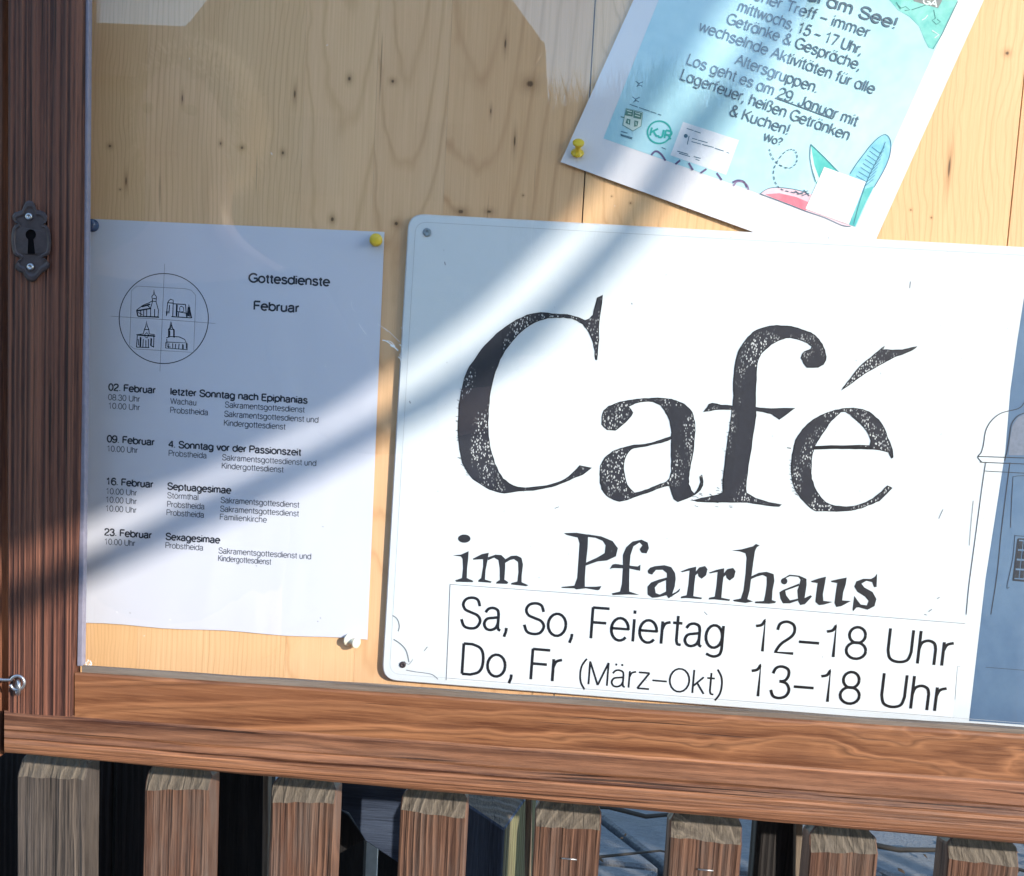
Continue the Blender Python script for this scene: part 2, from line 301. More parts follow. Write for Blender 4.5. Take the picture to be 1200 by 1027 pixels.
GLY = {
 'a': (6.7, _a), 'ä': (6.7, _a + _d1(3.3)), 'α': (7.1, _al), 'Ä': (7.1, _al + _d1(3.4)), 'o': (7, _o), 'ö': (7, _o + _d1(3.5)), 'u': (6.5, _u), 'ü': (6.5, _u + _d1(3.2)),
 'b': (7.1, [[(1, 10), (1, 0)], el(3.7, 3.6, 2.7, 3.6)]), 'c': (6.2, [el(3.6, 3.6, 2.8, 3.6, 42, 318)]),
 'd': (7.1, [[(6.1, 10), (6.1, 0)], el(3.4, 3.6, 2.7, 3.6)]), 'e': (6.9, [[(.75, 3.8), (6.2, 3.8)] + el(3.5, 3.6, 2.75, 3.6, 4, 318)]),
 'f': (3.8, [cr([(3.7, 9.8), (2.7, 9.9), (2, 9.2), (1.9, 8)]) + [(1.9, 0)], [(.4, 7), (3.4, 7)]]),
 'g': (7.1, [el(3.3, 3.6, 2.6, 3.6), [(6, 7.2), (6, -.3)] + cr([(6, -.4), (5.4, -2.1), (3.5, -2.8), (1.2, -2.1)])]),
 'h': (6.5, [[(1, 10), (1, 0)], _n]), 'i': (2.2, [[(1, 7.2), (1, 0)], [(1, 8.9), (1, 10)]]), 'k': (6, [[(1, 10), (1, 0)], [(5, 7.2), (1.1, 3)], [(2.6, 4.5), (5.5, 0)]]),
 'l': (2.2, [[(1, 10), (1, 0)]]), 'm': (9.6, [[(1, 7.2), (1, 0)], cr([(1, 4.8), (1.5, 6.5), (2.9, 7.2), (4.2, 6.6), (4.7, 5)]) + [(4.7, 0)], cr([(4.7, 4.8), (5.2, 6.5), (6.6, 7.2), (7.9, 6.6), (8.4, 5)]) + [(8.4, 0)]]),
 'n': (6.5, [[(1, 7.2), (1, 0)], _n]), 'p': (7.1, [[(1, 7.2), (1, -2.8)], el(3.7, 3.6, 2.7, 3.6)]), 'r': (3.9, [[(1, 7.2), (1, 0)], cr([(1, 4.5), (1.8, 6.4), (3.5, 7.1)])]),
 's': (6, [cr([(5, 5.6), (4.2, 6.8), (3, 7.2), (1.6, 6.8), (1.1, 5.5), (1.8, 4.3), (3.2, 3.7), (4.7, 3), (5.2, 1.8), (4.4, .4), (3, 0), (1.5, .4), (.8, 1.6)], 3)]),
 't': (3.8, [[(1.9, 9.3), (1.9, 1.6)] + cr([(1.9, 1.5), (2.3, .3), (3.4, .1)]), [(.4, 7), (3.4, 7)]]), 'v': (6, [[(.5, 7.2), (3, 0)], [(3, 0), (5.5, 7.2)]]),
 'w': (8.8, [[(.4, 7.2), (2.4, 0)], [(2.4, 0), (4.4, 7.2)], [(4.4, 7.2), (6.4, 0)], [(6.4, 0), (8.4, 7.2)]]), 'x': (5.8, [[(.6, 7.2), (5.2, 0)], [(5.2, 7.2), (.6, 0)]]),
 'z': (5.8, [[(.7, 7), (5, 7)], [(5, 7), (.6, .1)], [(.6, .1), (5.3, .1)]]),
 'ß': (6.6, [[(1, 0), (1, 7.5)] + cr([(1, 7.6), (1.7, 9.4), (3.2, 10), (4.8, 9.2), (5, 7.6), (3.8, 5.8)]) + cr([(3.8, 5.7), (5.5, 4.5), (5.8, 2.4), (4.8, .4), (2.8, 0)])]),
 'A': (8, [[(.4, 0), (4, 10)], [(4, 10), (7.6, 0)], [(1.7, 3.6), (6.3, 3.6)]]), 'D': (8.2, [[(1, 0), (1, 10)], [(1, 10), (3.6, 10)] + cr([(3.7, 10), (6.2, 9), (7.3, 6.8), (7.3, 3.2), (6.2, 1), (3.7, 0)]) + [(1, 0)]]),
 'E': (7, [[(1, 0), (1, 10)], [(1, 9.9), (6.3, 9.9)], [(1, 5.3), (5.8, 5.3)], [(1, .1), (6.5, .1)]]), 'F': (6.6, [[(1, 0), (1, 10)], [(1, 9.9), (6.3, 9.9)], [(1, 5.2), (5.6, 5.2)]]),
 'G': (8.8, [el(4.6, 5, 4, 5, 38, 345), [(4.8, 4.6), (8.4, 4.6)], [(8.2, 4.6), (8.2, .6)]]), 'J': (5.6, [[(4.5, 10), (4.5, 2.6)] + cr([(4.5, 2.4), (3.8, .5), (2.2, 0), (.9, .7), (.6, 2.4)])]),
 'K': (7.6, [[(1, 10), (1, 0)], [(6.8, 10), (1.1, 4)], [(3, 5.9), (7.2, 0)]]), 'L': (6, [[(1, 10), (1, 0)], [(1, .1), (5.8, .1)]]), 'M': (9.4, [[(1, 0), (1, 10)], [(1, 10), (4.7, 0)], [(4.7, 0), (8.4, 10)], [(8.4, 10), (8.4, 0)]]),
 'O': (9, [el(4.5, 5, 3.9, 5)]), 'P': (7.2, [[(1, 0), (1, 10)], [(1, 9.9), (4, 9.9)] + cr([(4.1, 9.9), (6, 9.3), (6.6, 7.4), (6, 5.4), (4.1, 4.7)]) + [(1, 4.7)]]),
 'R': (7.4, [[(1, 0), (1, 10)], [(1, 9.9), (4, 9.9)] + cr([(4.1, 9.9), (6, 9.3), (6.6, 7.4), (6, 5.4), (4.1, 4.7)]) + [(1, 4.7)], [(4, 4.7), (6.8, 0)]]),
 'S': (7.6, [cr([(6.6, 7.4), (5.8, 9.4), (4, 10), (2, 9.4), (1.1, 7.7), (1.9, 6), (3.9, 5.2), (6, 4.4), (7, 2.7), (6, .6), (4, 0), (1.8, .6), (.8, 2.8)], 4)]),
 'T': (7, [[(3.5, 0), (3.5, 10)], [(.3, 9.9), (6.7, 9.9)]]), 'U': (8.2, [[(1, 10), (1, 3.4)] + cr([(1, 3.3), (1.8, .8), (4.1, 0), (6.4, .8), (7.2, 3.3)]) + [(7.2, 10)]]),
 'W': (11, [[(.4, 10), (2.9, 0)], [(2.9, 0), (5.5, 10)], [(5.5, 10), (8.1, 0)], [(8.1, 0), (10.6, 10)]]),
 '0': (6.8, [el(3.4, 5, 2.7, 5)]), '1': (6.8, [cr([(1.4, 7.9), (3, 8.4), (3.9, 10)]) + [(3.9, 0)]]), '2': (6.8, [cr([(.9, 7.2), (1.5, 9.2), (3.4, 10), (5.3, 9.2), (5.8, 7.3), (5, 5.4), (2.2, 2.8), (.8, .1)]) + [(6, .1)]]),
 '3': (6.8, [cr([(.9, 7.6), (1.7, 9.4), (3.4, 10), (5.2, 9.2), (5.5, 7.4), (4.6, 5.7), (3, 5.3)]), cr([(3, 5.3), (5, 4.8), (6, 2.8), (5.2, .8), (3.3, 0), (1.5, .5), (.7, 2.4)])]),
 '4': (6.8, [[(5, 0), (5, 10)], [(5, 10), (.5, 2.9)], [(.5, 2.9), (6.5, 2.9)]]), '5': (6.8, [[(5.7, 9.9), (1.8, 9.9)], [(1.8, 9.9), (1.2, 5)] + cr([(1.2, 5), (3.2, 6.3), (5.4, 5.4), (6, 3.2), (5.2, .9), (3.2, 0), (1.4, .5), (.7, 2)])]),
 '6': (6.8, [cr([(5.8, 8), (4.9, 9.7), (3.6, 10), (1.8, 9), (.8, 6.4), (.7, 3.2)]), el(3.5, 3.1, 2.7, 3.1)]), '7': (6.8, [[(.7, 9.9), (6, 9.9)], [(6, 9.9), (2.4, 0)]]),
 '8': (6.8, [el(3.4, 7.5, 2.3, 2.5), el(3.4, 2.6, 2.8, 2.6)]), '9': (6.8, [el(3.3, 6.9, 2.7, 3.1), cr([(6, 6.8), (5.9, 3.6), (5, 1), (3.1, 0), (1.2, .5), (.8, 1.8)])]),
 '.': (2.8, [[(1.3, 0), (1.3, 1.1)]]), ',': (2.8, [[(1.4, 1.1), (1.4, 0)], [(1.4, 0), (.8, -1.9)]]), '–': (6.8, [[(.5, 4), (6.3, 4)]]), '-': (4.2, [[(.6, 4), (3.6, 4)]]), ' ': (3.4, []),
 '!': (2.8, [[(1.4, 10), (1.4, 3)], [(1.4, 0), (1.4, 1.2)]]), '?': (6, [cr([(.9, 7.6), (1.6, 9.5), (3, 10), (4.8, 9.2), (5.1, 7.4), (4, 5.6), (3, 4.4), (2.9, 3)]), [(2.9, 0), (2.9, 1.2)]]),
 '(': (3.6, [cr([(3.2, 11), (1.5, 8), (1, 4.5), (1.5, 0.6), (3.2, -2.4)])]), ')': (3.6, [cr([(.4, 11), (2.1, 8), (2.6, 4.5), (2.1, .6), (.4, -2.4)])]),
 '&': (8, [cr([(7.4, 0), (4, 4.6), (2.2, 7.2), (2.2, 9), (3.6, 10), (5, 9), (4.8, 7.2), (2, 4.8), (.9, 2.6), (1.8, .6), (3.6, 0), (5.8, 1), (7, 4)])]),
}
class Ink:
    """print lying on a sheet: flat filled shapes and pen strokes, given by photo position and carried to the sheet's plane"""
    def __init__(s, plane, off=0.00010):
        s.pl = plane; s.V = []; s.F = []; s.k = 0; s.off = off
        s.nrm = plane[1].normalized() if isinstance(plane, tuple) else Vector((0, -1, 0))
        if s.nrm.y > 0: s.nrm = -s.nrm
    def o(s): s.k += 1; return s.nrm * (s.off + 0.00002 * (s.k % 5))
    def W(s, p): return at(p[0], p[1], s.pl)
    def poly(s, *loops):
        L = [[s.W(p) for p in lp] for lp in loops]; o = s.o(); b = len(s.V)
        tr = tessellate_polygon([[Vector((p.x, p.z, 0)) for p in lp] for lp in L])
        for lp in L: s.V += [p + o for p in lp]
        for t in tr:
            if len(set(t)) == 3: s.F.append([b + i for i in t])
    def stroke_w(s, P, wd, closed=False):
        if len(P) < 2: return
        o = s.o(); b = len(s.V); n = len(P); h = wd / 2
        wl = wd if isinstance(wd, (int, float)) else None
        for i, p in enumerate(P):
            a = P[(i - 1) % n] if (closed or i) else P[i]; c = P[(i + 1) % n] if (closed or i < n - 1) else P[i]
            t1 = (p - a); t2 = (c - p); t = Vector()
            if t1.length > 1e-9: t += t1.normalized()
            if t2.length > 1e-9: t += t2.normalized()
            if t.length < 1e-6: t = Vector((1, 0, 0))
            t.normalize(); q = t.cross(s.nrm).normalized(); s.V += [p + q * h + o, p - q * h + o]
        for i in range(n if closed else n - 1):
            j = (i + 1) % n; s.F.append([b + 2 * i, b + 2 * j, b + 2 * j + 1, b + 2 * i + 1])
    def stroke(s, pts, wd, closed=False): s.stroke_w([s.W(p) for p in pts], wd, closed)
    def text(s, body, p0, p1, cap, weight, jitter=0.0, slant=0.0):
        A, B = s.W(p0), s.W(p1); u = (B - A); L = u.length; u.normalize(); v = s.nrm.cross(u).normalized()
        if v.z < 0: v = -v
        adv = sum(GLY[c][0] for c in body) - 1.2; sx = L / adv
        d = Vector((p1[0] - p0[0], p1[1] - p0[1])).normalized(); sy = (s.W((p0[0] + d.y * cap, p0[1] - d.x * cap)) - A).length / 10
        x = -0.6
        for c in body:
            g = GLY[c]
            for st in g[1]:
                s.stroke_w([A + u * ((x + q[0] + slant * q[1]) * sx) + v * (q[1] * sy) for q in st], weight)
            x += g[0]
    def build(s, name, mat, parent):
        return mesh(name, s.V, s.F, mat, parent)
def zf(ox, oy, sc): return lambda *pts: [(ox + x / sc, oy + y / sc) for x, y in pts]

# ------------------------------------------------------------------ SETTING: ground
m_ground = M('ground_earth', 0.9, 0.2); nz = m_ground.noise(m_ground.mapv(), 3, 8, .7)
m_ground.color(m_ground.mix(nz, (0.10, 0.09, 0.075), (0.20, 0.19, 0.17))); m_ground.bump(nz, 0.6, 0.03)
g = mesh('ground', [(-200, -200, -0.05), (200, -200, -0.05), (200, 200, -0.05), (-200, 200, -0.05)], [[0, 1, 2, 3]], m_ground.m); tag(g, 'grey brown earth and gravel around the fence', kind='structure')
ms = M('flagstone', 0.8, 0.3); a = ms.noise(ms.mapv(), 6, 8, .7); b_ = ms.noise(ms.mapv((1, 3, 1)), 40, 5, .7)
spk = ms.noise(ms.mapv(), 130, 4, .8)
ms.color(ms.mix(ms.math('MULTIPLY_ADD', b_, .5, ms.math('MULTIPLY', a, .6)), (0.05, 0.058, 0.07), (0.30, 0.315, 0.33))); ms.bump(ms.math('ADD', ms.math('MULTIPLY', spk, .4), ms.math('ADD', a, b_)), 1.0, 0.02)
pav = thing('paving', (0, 0, 0), None, None); tag(pav, 'blue grey stone paving behind the fence', kind='structure')
gx, gy = 0.62, 0.48
P = {(i, j): Vector((-3 + i * gx + random.uniform(-.13, .13) + (.25 * (j % 2)), 0.55 + j * gy + random.uniform(-.1, .1), 0)) for i in range(13) for j in range(12)}
for i in range(12):
    for j in range(11):
        q = [P[(i, j)], P[(i + 1, j)], P[(i + 1, j + 1)], P[(i, j + 1)]]; c = sum(q, Vector()) / 4; zt = random.uniform(0, 0.012)
        q = [p + (c - p).normalized() * 0.018 + Vector((0, 0, zt)) for p in q]
        V = q + [p + Vector((0, 0, -0.06)) for p in q]
        fixnormals(mesh('flagstone', V, [[0, 1, 2, 3], [7, 6, 5, 4], [0, 4, 5, 1], [1, 5, 6, 2], [2, 6, 7, 3], [3, 7, 4, 0]], ms.m, pav), 0.008, 1)
V, F = [], []; rl = random.Random(21)
for i in range(520):
    c = Vector((rl.uniform(-1.2, 2.2), rl.uniform(1.0, 3.6), rl.uniform(.014, .024))); a_ = rl.uniform(0, 6.3); L_ = rl.uniform(.006, .024); W_ = L_ * rl.uniform(.2, .9)
    u = Vector((math.cos(a_), math.sin(a_), rl.uniform(-.3, .3))) * L_; v = Vector((-math.sin(a_), math.cos(a_), rl.uniform(-.3, .5))) * W_; b = len(V)
    V += [c - u, c - v, c + u, c + v, c + Vector((0, 0, .006))]; F += [[b, b + 1, b + 4], [b + 1, b + 2, b + 4], [b + 2, b + 3, b + 4], [b + 3, b, b + 4]]
lf = mesh('fallen_leaves', V, F, plain('dry_leaf', (0.10, 0.06, 0.035), .8, .2, var=.6, sc=30)); tag(lf, 'dry brown leaves scattered on the paving behind the fence', 'leaves', kind='stuff')
tg = thing('fallen_branch', (.6, 2.2, .02), 'thin dark fallen branch lying on the paving behind the fence', 'branch')
for k in range(5):
    p = Vector((-.3 + k * .42, 2.0 + .25 * k % .6, .03)); pts = [p]
    for j in range(7): pts.append(pts[-1] + Vector((.11, rl.uniform(-.07, .03), rl.uniform(-.006, .010))))
    tube('twig', pts, [.009 - .001 * j for j in range(8)], plain('dark_twig', (.03, .025, .02), .8), tg, 6)
m_road = plain('asphalt', (0.13, 0.13, 0.135), 0.85, 0.3, sc=20, var=.2, bmp=.5, bd=.004)
o = box('road', -60, 60, -11, -1.0, -0.046, -0.02, m_road); tag(o, 'grey asphalt lane in front of the display case', kind='structure')

# ------------------------------------------------------------------ DISPLAY CASE
case = thing('display_case', (0.12, 0.0, 1.10), 'brown stained wooden display case with glass door mounted on picket fence', 'display case')
def Zof(px, py, Y): return at(px, py, Y).z
def Xof(px, py, Y): return at(px, py, Y).x
FR = -0.055
XR = 0.70                                     # inner edge of the right stile, outside the picture
ZT = 2.02                                     # inner edge of the top rail
ZB = at(600, 822, FR).z
# back board of glued planks
def pxz(x, y): p = at(x, y, 0.0); return p.x, p.z
knots_px = [(128, 171, 1.9, 1), (283, 173, 2.0, 1), (258, 168, 1.3, 1.5), (331, 179, 1.7, 1.4), (409, 92, 2.0, 1.5), (460, 95, 2.2, 1), (621, 98, 5.0, 0.9), (464, 262, 2.6, 1),
            (592, 51, 1.4, 4), (603, 165, 1.2, 6), (389, 257, 2.2, 1.3), (345, 110, 1.4, 4.5), (147, 212, 1.2, 5), (213, 115, .9, 5), (1181, 62, 2.3, 1), (1113, 196, 1.6, 9), (575, 130, .9, 4),
            (1068, 246, .9, 1), (1092, 255, .9, 1), (739, 238, .9, 1), (717, 230, .7, 1), (140, 222, .9, 1), (540, 248, 4, .7), (573, 248, 3, .7), (613, 229, .9, 1)]
KN = [(*pxz(x, y), r / 1640, e) for x, y, r, e in knots_px]
seams = [-0.47] + [pxz(x, 130)[0] for x in (171, 355, 440, 524, 690, 872, 1046, 1197)] + [0.62, 0.74]
cent = [(-0.44, 1.0, .02, 330), (-0.40, 2.6, .05, 300), (pxz(405, 0)[0], 1.84, .12, 120), (pxz(482, 0)[0], 1.80, .13, 125), (pxz(570, 0)[0], 1.86, .12, 105), (0.05, 2.3, .06, 260), (0.2, 2.6, .05, 260), (0.36, 2.4, .05, 280), (0.5, 2.4, .05, 280), (0.75, 2, .05, 260)]
tones = [(t[0] * 1.22, t[1] * 1.06, t[2] * 1.02) for t in [(0.64, 0.475, 0.27), (0.66, 0.50, 0.30), (0.68, 0.51, 0.31), (0.66, 0.49, 0.30), (0.64, 0.46, 0.27), (0.67, 0.49, 0.28), (0.66, 0.48, 0.28), (0.68, 0.50, 0.29), (0.66, 0.48, 0.28), (0.66, 0.48, 0.28)]]
sprs = []
for i in range(10):
    x0, x1 = seams[i], seams[i + 1]; c = cent[i]
    kn = [k for k in KN if x0 - .004 < k[0] < x1 + .004]
    sp = spruce('spruce_plank_wood', (c[0], c[1]), c[2], c[3], tones[i], kn); sprs.append(sp)
    gap = 0.00012; gl_ = 0.0009 if i in (5, 8) else gap; gr_ = 0.0009 if i in (4, 7) else gap
    box('plank', x0 + gl_ * .5, x1 - gr_ * .5, 0.001, 0.018, ZB - 0.045, ZT + .05, sp, case, 0.0)
box('back_sheet', -0.47, 0.74, 0.0182, 0.022, ZB - 0.045, ZT + .05, m_side, case, 0.0)  # backing added to keep the bright background out of the plank seams
# carcass round the board
box('side_board', at(-75, 400, -0.045).x, at(4, 300, -0.045).x, -0.047, 0.034, ZB - 0.07, ZT + 0.1, m_side, case, 0.0015)
box('side_board', XR + 0.09, XR + 0.125, -0.047, 0.034, ZB - 0.07, ZT + 0.1, m_side, case, 0.0015)
box('top_board', at(-75, 400, -0.045).x - 0.02, XR + 0.145, -0.075, 0.05, ZT + 0.1005, ZT + 0.125, m_rail, case, 0.002)
box('bottom_board', at(10, 400, -0.045).x, XR + 0.089, -0.046, 0.034, ZB - 0.066, ZB - 0.047, m_sill, case, 0.001)
# door: stiles
xs = at(98.5, -10, FR).x
prism_w('stile', [Vector((at(7, -10, FR).x, FR, ZT + .08)), Vector((xs, FR, ZT + .08))] + [at(x, y, FR) for x, y in ((98.5, -10), (96.5, 300), (92, 600), (86, 784), (85, 846), (9, 841), (8, 500))], -0.044, m_stile, case, 0.0012)
box('stile', XR, XR + 0.065, FR, -0.022, ZB - 0.045, ZT + 0.08, m_side, case, 0.0012)
box('top_rail', xs + .0015, XR - .001, FR, -0.022, ZT, ZT + 0.08, m_rail, case, 0.001)
# bottom rail with a bevel along the glass
def rows(name, xs_, rws, mat, parent, nseg=24, wob=0.0004, smooth=False):
    """loft of a profile between two ends; rws = (py at left, py at right, Y)"""
    V, F = [], []; n = len(rws); (xl, xr) = xs_
    for i in range(nseg + 1):
        t = i / nseg
        for j, (yl, yr, Y) in enumerate(rws):
            A, B = at(xl, yl, Y), at(xr, yr, Y); p = A.lerp(B, t)
            p.z += wob * noise.noise(Vector((p.x * 22, j * 3.1, 0))); V.append(p)
    for i in range(nseg):
        for j in range(n - 1): F.append([i * n + j, (i + 1) * n + j, (i + 1) * n + j + 1, i * n + j + 1])
        F.append([i * n + n - 1, (i + 1) * n + n - 1, (i + 1) * n, i * n])
    F.append([j for j in range(n)]); F.append([nseg * n + j for j in range(n)][::-1])
    return fixnormals(mesh(name, V, F, mat, parent, smooth))
XE = 1850                                     # photo column far right of the picture, still inside the case
def ext(yl, yr, xl, xr=1200.0, xe=XE): return yl + (yr - yl) * (xe - xl) / (xr - xl)
def rr(xl, lst): return [(yl, ext(yl, yr, xl), Y) for yl, yr, Y in lst]
rows('bottom_rail', (87.5, XE), rr(87.5, [(787.5, 860.5, -0.0525), (789, 863, FR + 0.0008), (791, 866, FR), (845, 935, FR), (845, 935, -0.044), (787.5, 860.5, -0.044)]), m_rail, case)
rows('glazing_bead', (96, XE), rr(96, [(779.5, 852.5, -0.0482), (781.5, 855.5, -0.0520), (792, 870, -0.0524), (792, 870, -0.0472), (779.5, 852.5, -0.0472)]), m_bead, case, 60, 0.0009)
# sill: sloping weathered top, grooved nose
SL = [(833, 914, FR + .0005), (838, 921, FR - .001), (851, 940, -0.071), (854, 944, -0.0735), (856.5, 947, -0.0725), (859, 950, -0.0738), (864, 957, -0.0752), (866.5, 960, -0.0742), (869, 963.5, -0.0752), (875, 975, -0.0756), (880, 986, -0.0748), (882, 989.5, -0.071), (881, 988.5, -0.020), (833, 914, -0.020)]
si = rows('sill', (5, XE), rr(5, SL), m_sill, case, 90, 0.0007)
fixnormals(si, 0)
bm = bmesh.new(); bm.from_mesh(si.data)
bm.to_mesh(si.data); bm.free()
# putty bead between stile and glass
prism('putty_bead', [(99, -20), (104, -20), (102, 260), (98.8, 600), (96.3, 781), (90, 781), (93, 600), (97, 260)], -0.0525, -0.0472, m_glassbead, case, 0.0006)
# glass pane
mg = M('window_glass'); mg.t.nodes.remove(mg.b); out = mg.t.nodes['Material Output']
lw = mg.n('ShaderNodeLayerWeight'); lw.inputs[0].default_value = 0.5
f5 = mg.math('POWER', lw.outputs['Facing'], 5.0); fac = mg.math('MULTIPLY_ADD', f5, 0.95, 0.045)
tr_ = mg.n('ShaderNodeBsdfTransparent'); tr_.inputs[0].default_value = (0.985, 0.992, 0.988, 1); gl = mg.n('ShaderNodeBsdfGlossy'); gl.inputs['Roughness'].default_value = 0.0
mx = mg.n('ShaderNodeMixShader'); mg.l(fac, mx.inputs[0]); mg.l(tr_.outputs[0], mx.inputs[1]); mg.l(gl.outputs[0], mx.inputs[2]); mg.l(mx.outputs[0], out.inputs[0])
gpane = box('glass_pane', at(93, 400, GL).x, XR + 0.01, GL, GL + 0.003, ZB - 0.01, ZT + 0.01, mg.m, case)
# scratches in the glass
m_scr = plain('glass_scratch', (0.8, 0.8, 0.8), 0.4, 0.5, var=.05, bmp=0)
gi = Ink(GL - 0.0002)
z = zf(400, 250, 5.1375)
for pts, wd in (([(247, 765), (270, 770), (300, 790), (320, 800)], .0006), ([(275, 768), (300, 775), (318, 795)], .0004), ([(295, 792), (312, 802), (322, 800)], .0014), ([(320, 808), (332, 818), (342, 828)], .0007),
                ([(255, 690), (290, 715), (335, 760), (352, 775)], .00022), ([(215, 668), (240, 680), (280, 715)], .00018), ([(342, 865), (352, 872), (360, 890)], .0006), ([(350, 790), (362, 800)], .0005), ([(362, 812), (368, 822)], .0003),
                ([(108, 665), (120, 690), (150, 730)], .0003), ([(355, 845), (352, 858), (364, 868)], .0003), ([(60, 530), (66, 570), (90, 600)], .00014)):
    gi.stroke(cr(z(*pts), 4), wd)
for _ in range(26):
    x, y = random.uniform(120, 1190), random.uniform(20, 800); a_ = random.uniform(-.5, 1.2); L_ = random.uniform(.6, 3.0)
    gi.stroke([(x, y), (x + L_ * math.cos(a_), y + L_ * math.sin(a_))], random.uniform(.0002, .0004))
tag(gi.build('glass_scratches', m_scr, case), kind='stuff')
gc = Ink(GL - 0.0002); 
for _ in range(20):
    x, y = random.uniform(96, 108), random.uniform(772, 783); gc.poly([(x, y), (x + random.uniform(1, 3), y + .5), (x + 1.5, y + random.uniform(1, 2.5))])
tag(gc.build('putty_crumbs', m_scr, case), kind='stuff')

# second bay, added out of view on the right to shade the ground behind
bx0 = XR + .1255
box('plank', bx0, 3.15, 0.001, 0.018, ZB - .045, ZT + .05, sprs[-1], case); box('stile', bx0, bx0 + .07, FR, -.022, ZB - .045, ZT + .08, m_side, case, .001); box('stile', 3.08, 3.15, FR, -.022, ZB - .045, ZT + .08, m_side, case, .001)
box('bottom_rail', bx0 + .071, 3.079, FR, -.022, ZB - .045, ZB, m_rail, case, .001); box('top_rail', bx0 + .071, 3.079, FR, -.022, ZT, ZT + .08, m_rail, case, .001)
box('sill', XR + .17, 3.2, -.075, .034, ZB - .078, ZB - .0455, m_sill, case, .002); box('glass_pane', bx0 + .06, 3.09, GL, GL + .003, ZB - .01, ZT + .01, mg.m, case); box('top_board', XR + .15, 3.2, -.075, .05, ZT + .1005, ZT + .125, m_rail, case, .002)

# keyhole plate
esc_out = [(250, 110), (285, 122), (302, 150), (318, 192), (350, 196), (385, 212), (410, 245), (408, 280), (388, 284), (372, 300), (380, 318), (402, 322), (425, 360), (438, 410), (442, 470), (438, 530), (424, 575), (398, 592), (376, 600), (368, 618), (380, 636), (405, 642), (430, 658),
           (424, 690), (398, 712), (360, 735), (335, 770), (305, 802), (275, 812), (240, 800), (215, 770), (200, 738), (160, 722), (135, 700), (128, 668), (150, 652), (172, 640), (180, 620), (165, 600), (138, 592), (116, 570), (102, 520), (97, 460), (99, 400), (108, 350), (128, 322), (150, 310), (155, 295), (140, 280), (108, 272), (106, 240), (125, 215), (165, 203), (190, 192), (203, 155), (222, 122)]
def ez(p): return (p[0] / 7.333, 220 + p[1] / 7.333)
key = el(265, 405, 45, 45, 122, 418, 20) + [(291, 470), (302, 570), (236, 570), (242, 470)]
def plate():
    cx, cy = 268, 460; V, F = [], []; fr = FR
    n = len(esc_out)
    def ring(scale, Y):
        b = len(V)
        for p in esc_out: V.append(at(*ez((cx + (p[0] - cx) * scale, cy + (p[1] - cy) * scale)), Y))
        return b
    r = [ring(1.0, fr + .001), ring(1.0, fr - .0012), ring(0.955, fr - .0022), ring(0.87, fr - .0024), ring(0.80, fr - .0018)]
    for a_, b2 in zip(r, r[1:]):
        for i in range(n): F.append([a_ + i, a_ + (i + 1) % n, b2 + (i + 1) % n, b2 + i])
    # inner part with a hole
    kb = len(V)
    for p in key: V.append(at(*ez(p), fr - .0024))
    inner = [V[r[-1] + i] for i in range(n)]
    tr = tessellate_polygon([[Vector((p.x, p.z, 0)) for p in inner], [Vector((V[kb + i].x, V[kb + i].z, 0)) for i in range(len(key))]])
    idx = [r[-1] + i for i in range(n)] + [kb + i for i in range(len(key))]
    for t in tr:
        if len(set(t)) == 3: F.append([idx[i] for i in t])
    return V, F
V, F = plate(); esc = fixnormals(mesh('keyhole_plate', V, F, m_iron, case))
kp = Ink(FR - 0.0008); kp.poly([ez(p) for p in key]); kp.build('keyhole', m_dark, esc)
for c in ((252, 250), (265, 682)):
    b = at(*ez(c), FR - 0.0018)
    lathe('screw', b, Vector((0, -1, 0)), [(0, .0023), (.0008, .0023), (.0013, .0019), (.0014, .0009), (.0006, .0008)], m_steel, esc, 16)
# wire hook at the left
yh = FR - 0.007
hk = [at(-70, 786, yh), at(-20, 793, yh), at(4, 797, yh), at(11, 797, yh)]
lp = [at(20.5 + 8.2 * math.cos(rad(a)), 800.5 + 8.4 * math.sin(rad(a)), yh - 0.0006 * i / 12) for i, a in enumerate(range(205, 205 + 340, 17))]
hook = tube('hook', hk + lp, 0.00105, m_steel, case, 8)
ey = [at(21 + 1.5 * math.cos(a), 806 + 8 * math.sin(a), yh - 0.004 * math.cos(a) + .0005) for a in [i * math.pi / 8 for i in range(16)]]
tube('screw_eye', ey, 0.0011, m_steel, case, 8, True)
tube('screw_eye_shank', [at(22, 812, yh + 0.001), at(22, 812, FR + 0.004)], 0.0011, m_steel, case, 8)
# tiny light chips on rail and sill nose

# ------------------------------------------------------------------ CAFE SIGN
SF = -0.0046; SB = -0.0019
sign = thing('cafe_sign', at(800, 820, SF), 'large white enamel café sign with hand drawn black lettering, right of the service sheet', 'sign')
m_sign = M('white_enamel', 0.22, 0.5); n1 = m_sign.noise(m_sign.mapv(), 12, 6, .65); n2 = m_sign.noise(m_sign.mapv(), 160, 3)
m_sign.color(m_sign.mix(m_sign.ramp(m_sign.math('MULTIPLY_ADD', n2, .25, m_sign.math('MULTIPLY', n1, .75)), [(0.35, 0.0), (0.62, 1.0)]), (0.67, 0.725, 0.775), (0.715, 0.76, 0.805)))
m_sign.b.inputs['Coat Weight'].default_value = 0.2
m_rim = plain('worn_sign_edge', (0.60, 0.60, 0.62), 0.5, var=.3, sc=160, bmp=.5)
A_, B_ = at(478.5, 250, SF), at(447, 797.5, SF)          # left edge top, bottom
C_ = at(1200, 289.5, SF); D_ = at(1135, 851.5, SF)
du = (C_ - A_).normalized(); dd = (D_ - B_).normalized(); WS = 0.625
TRc = A_ + du * WS; BRc = B_ + dd * WS
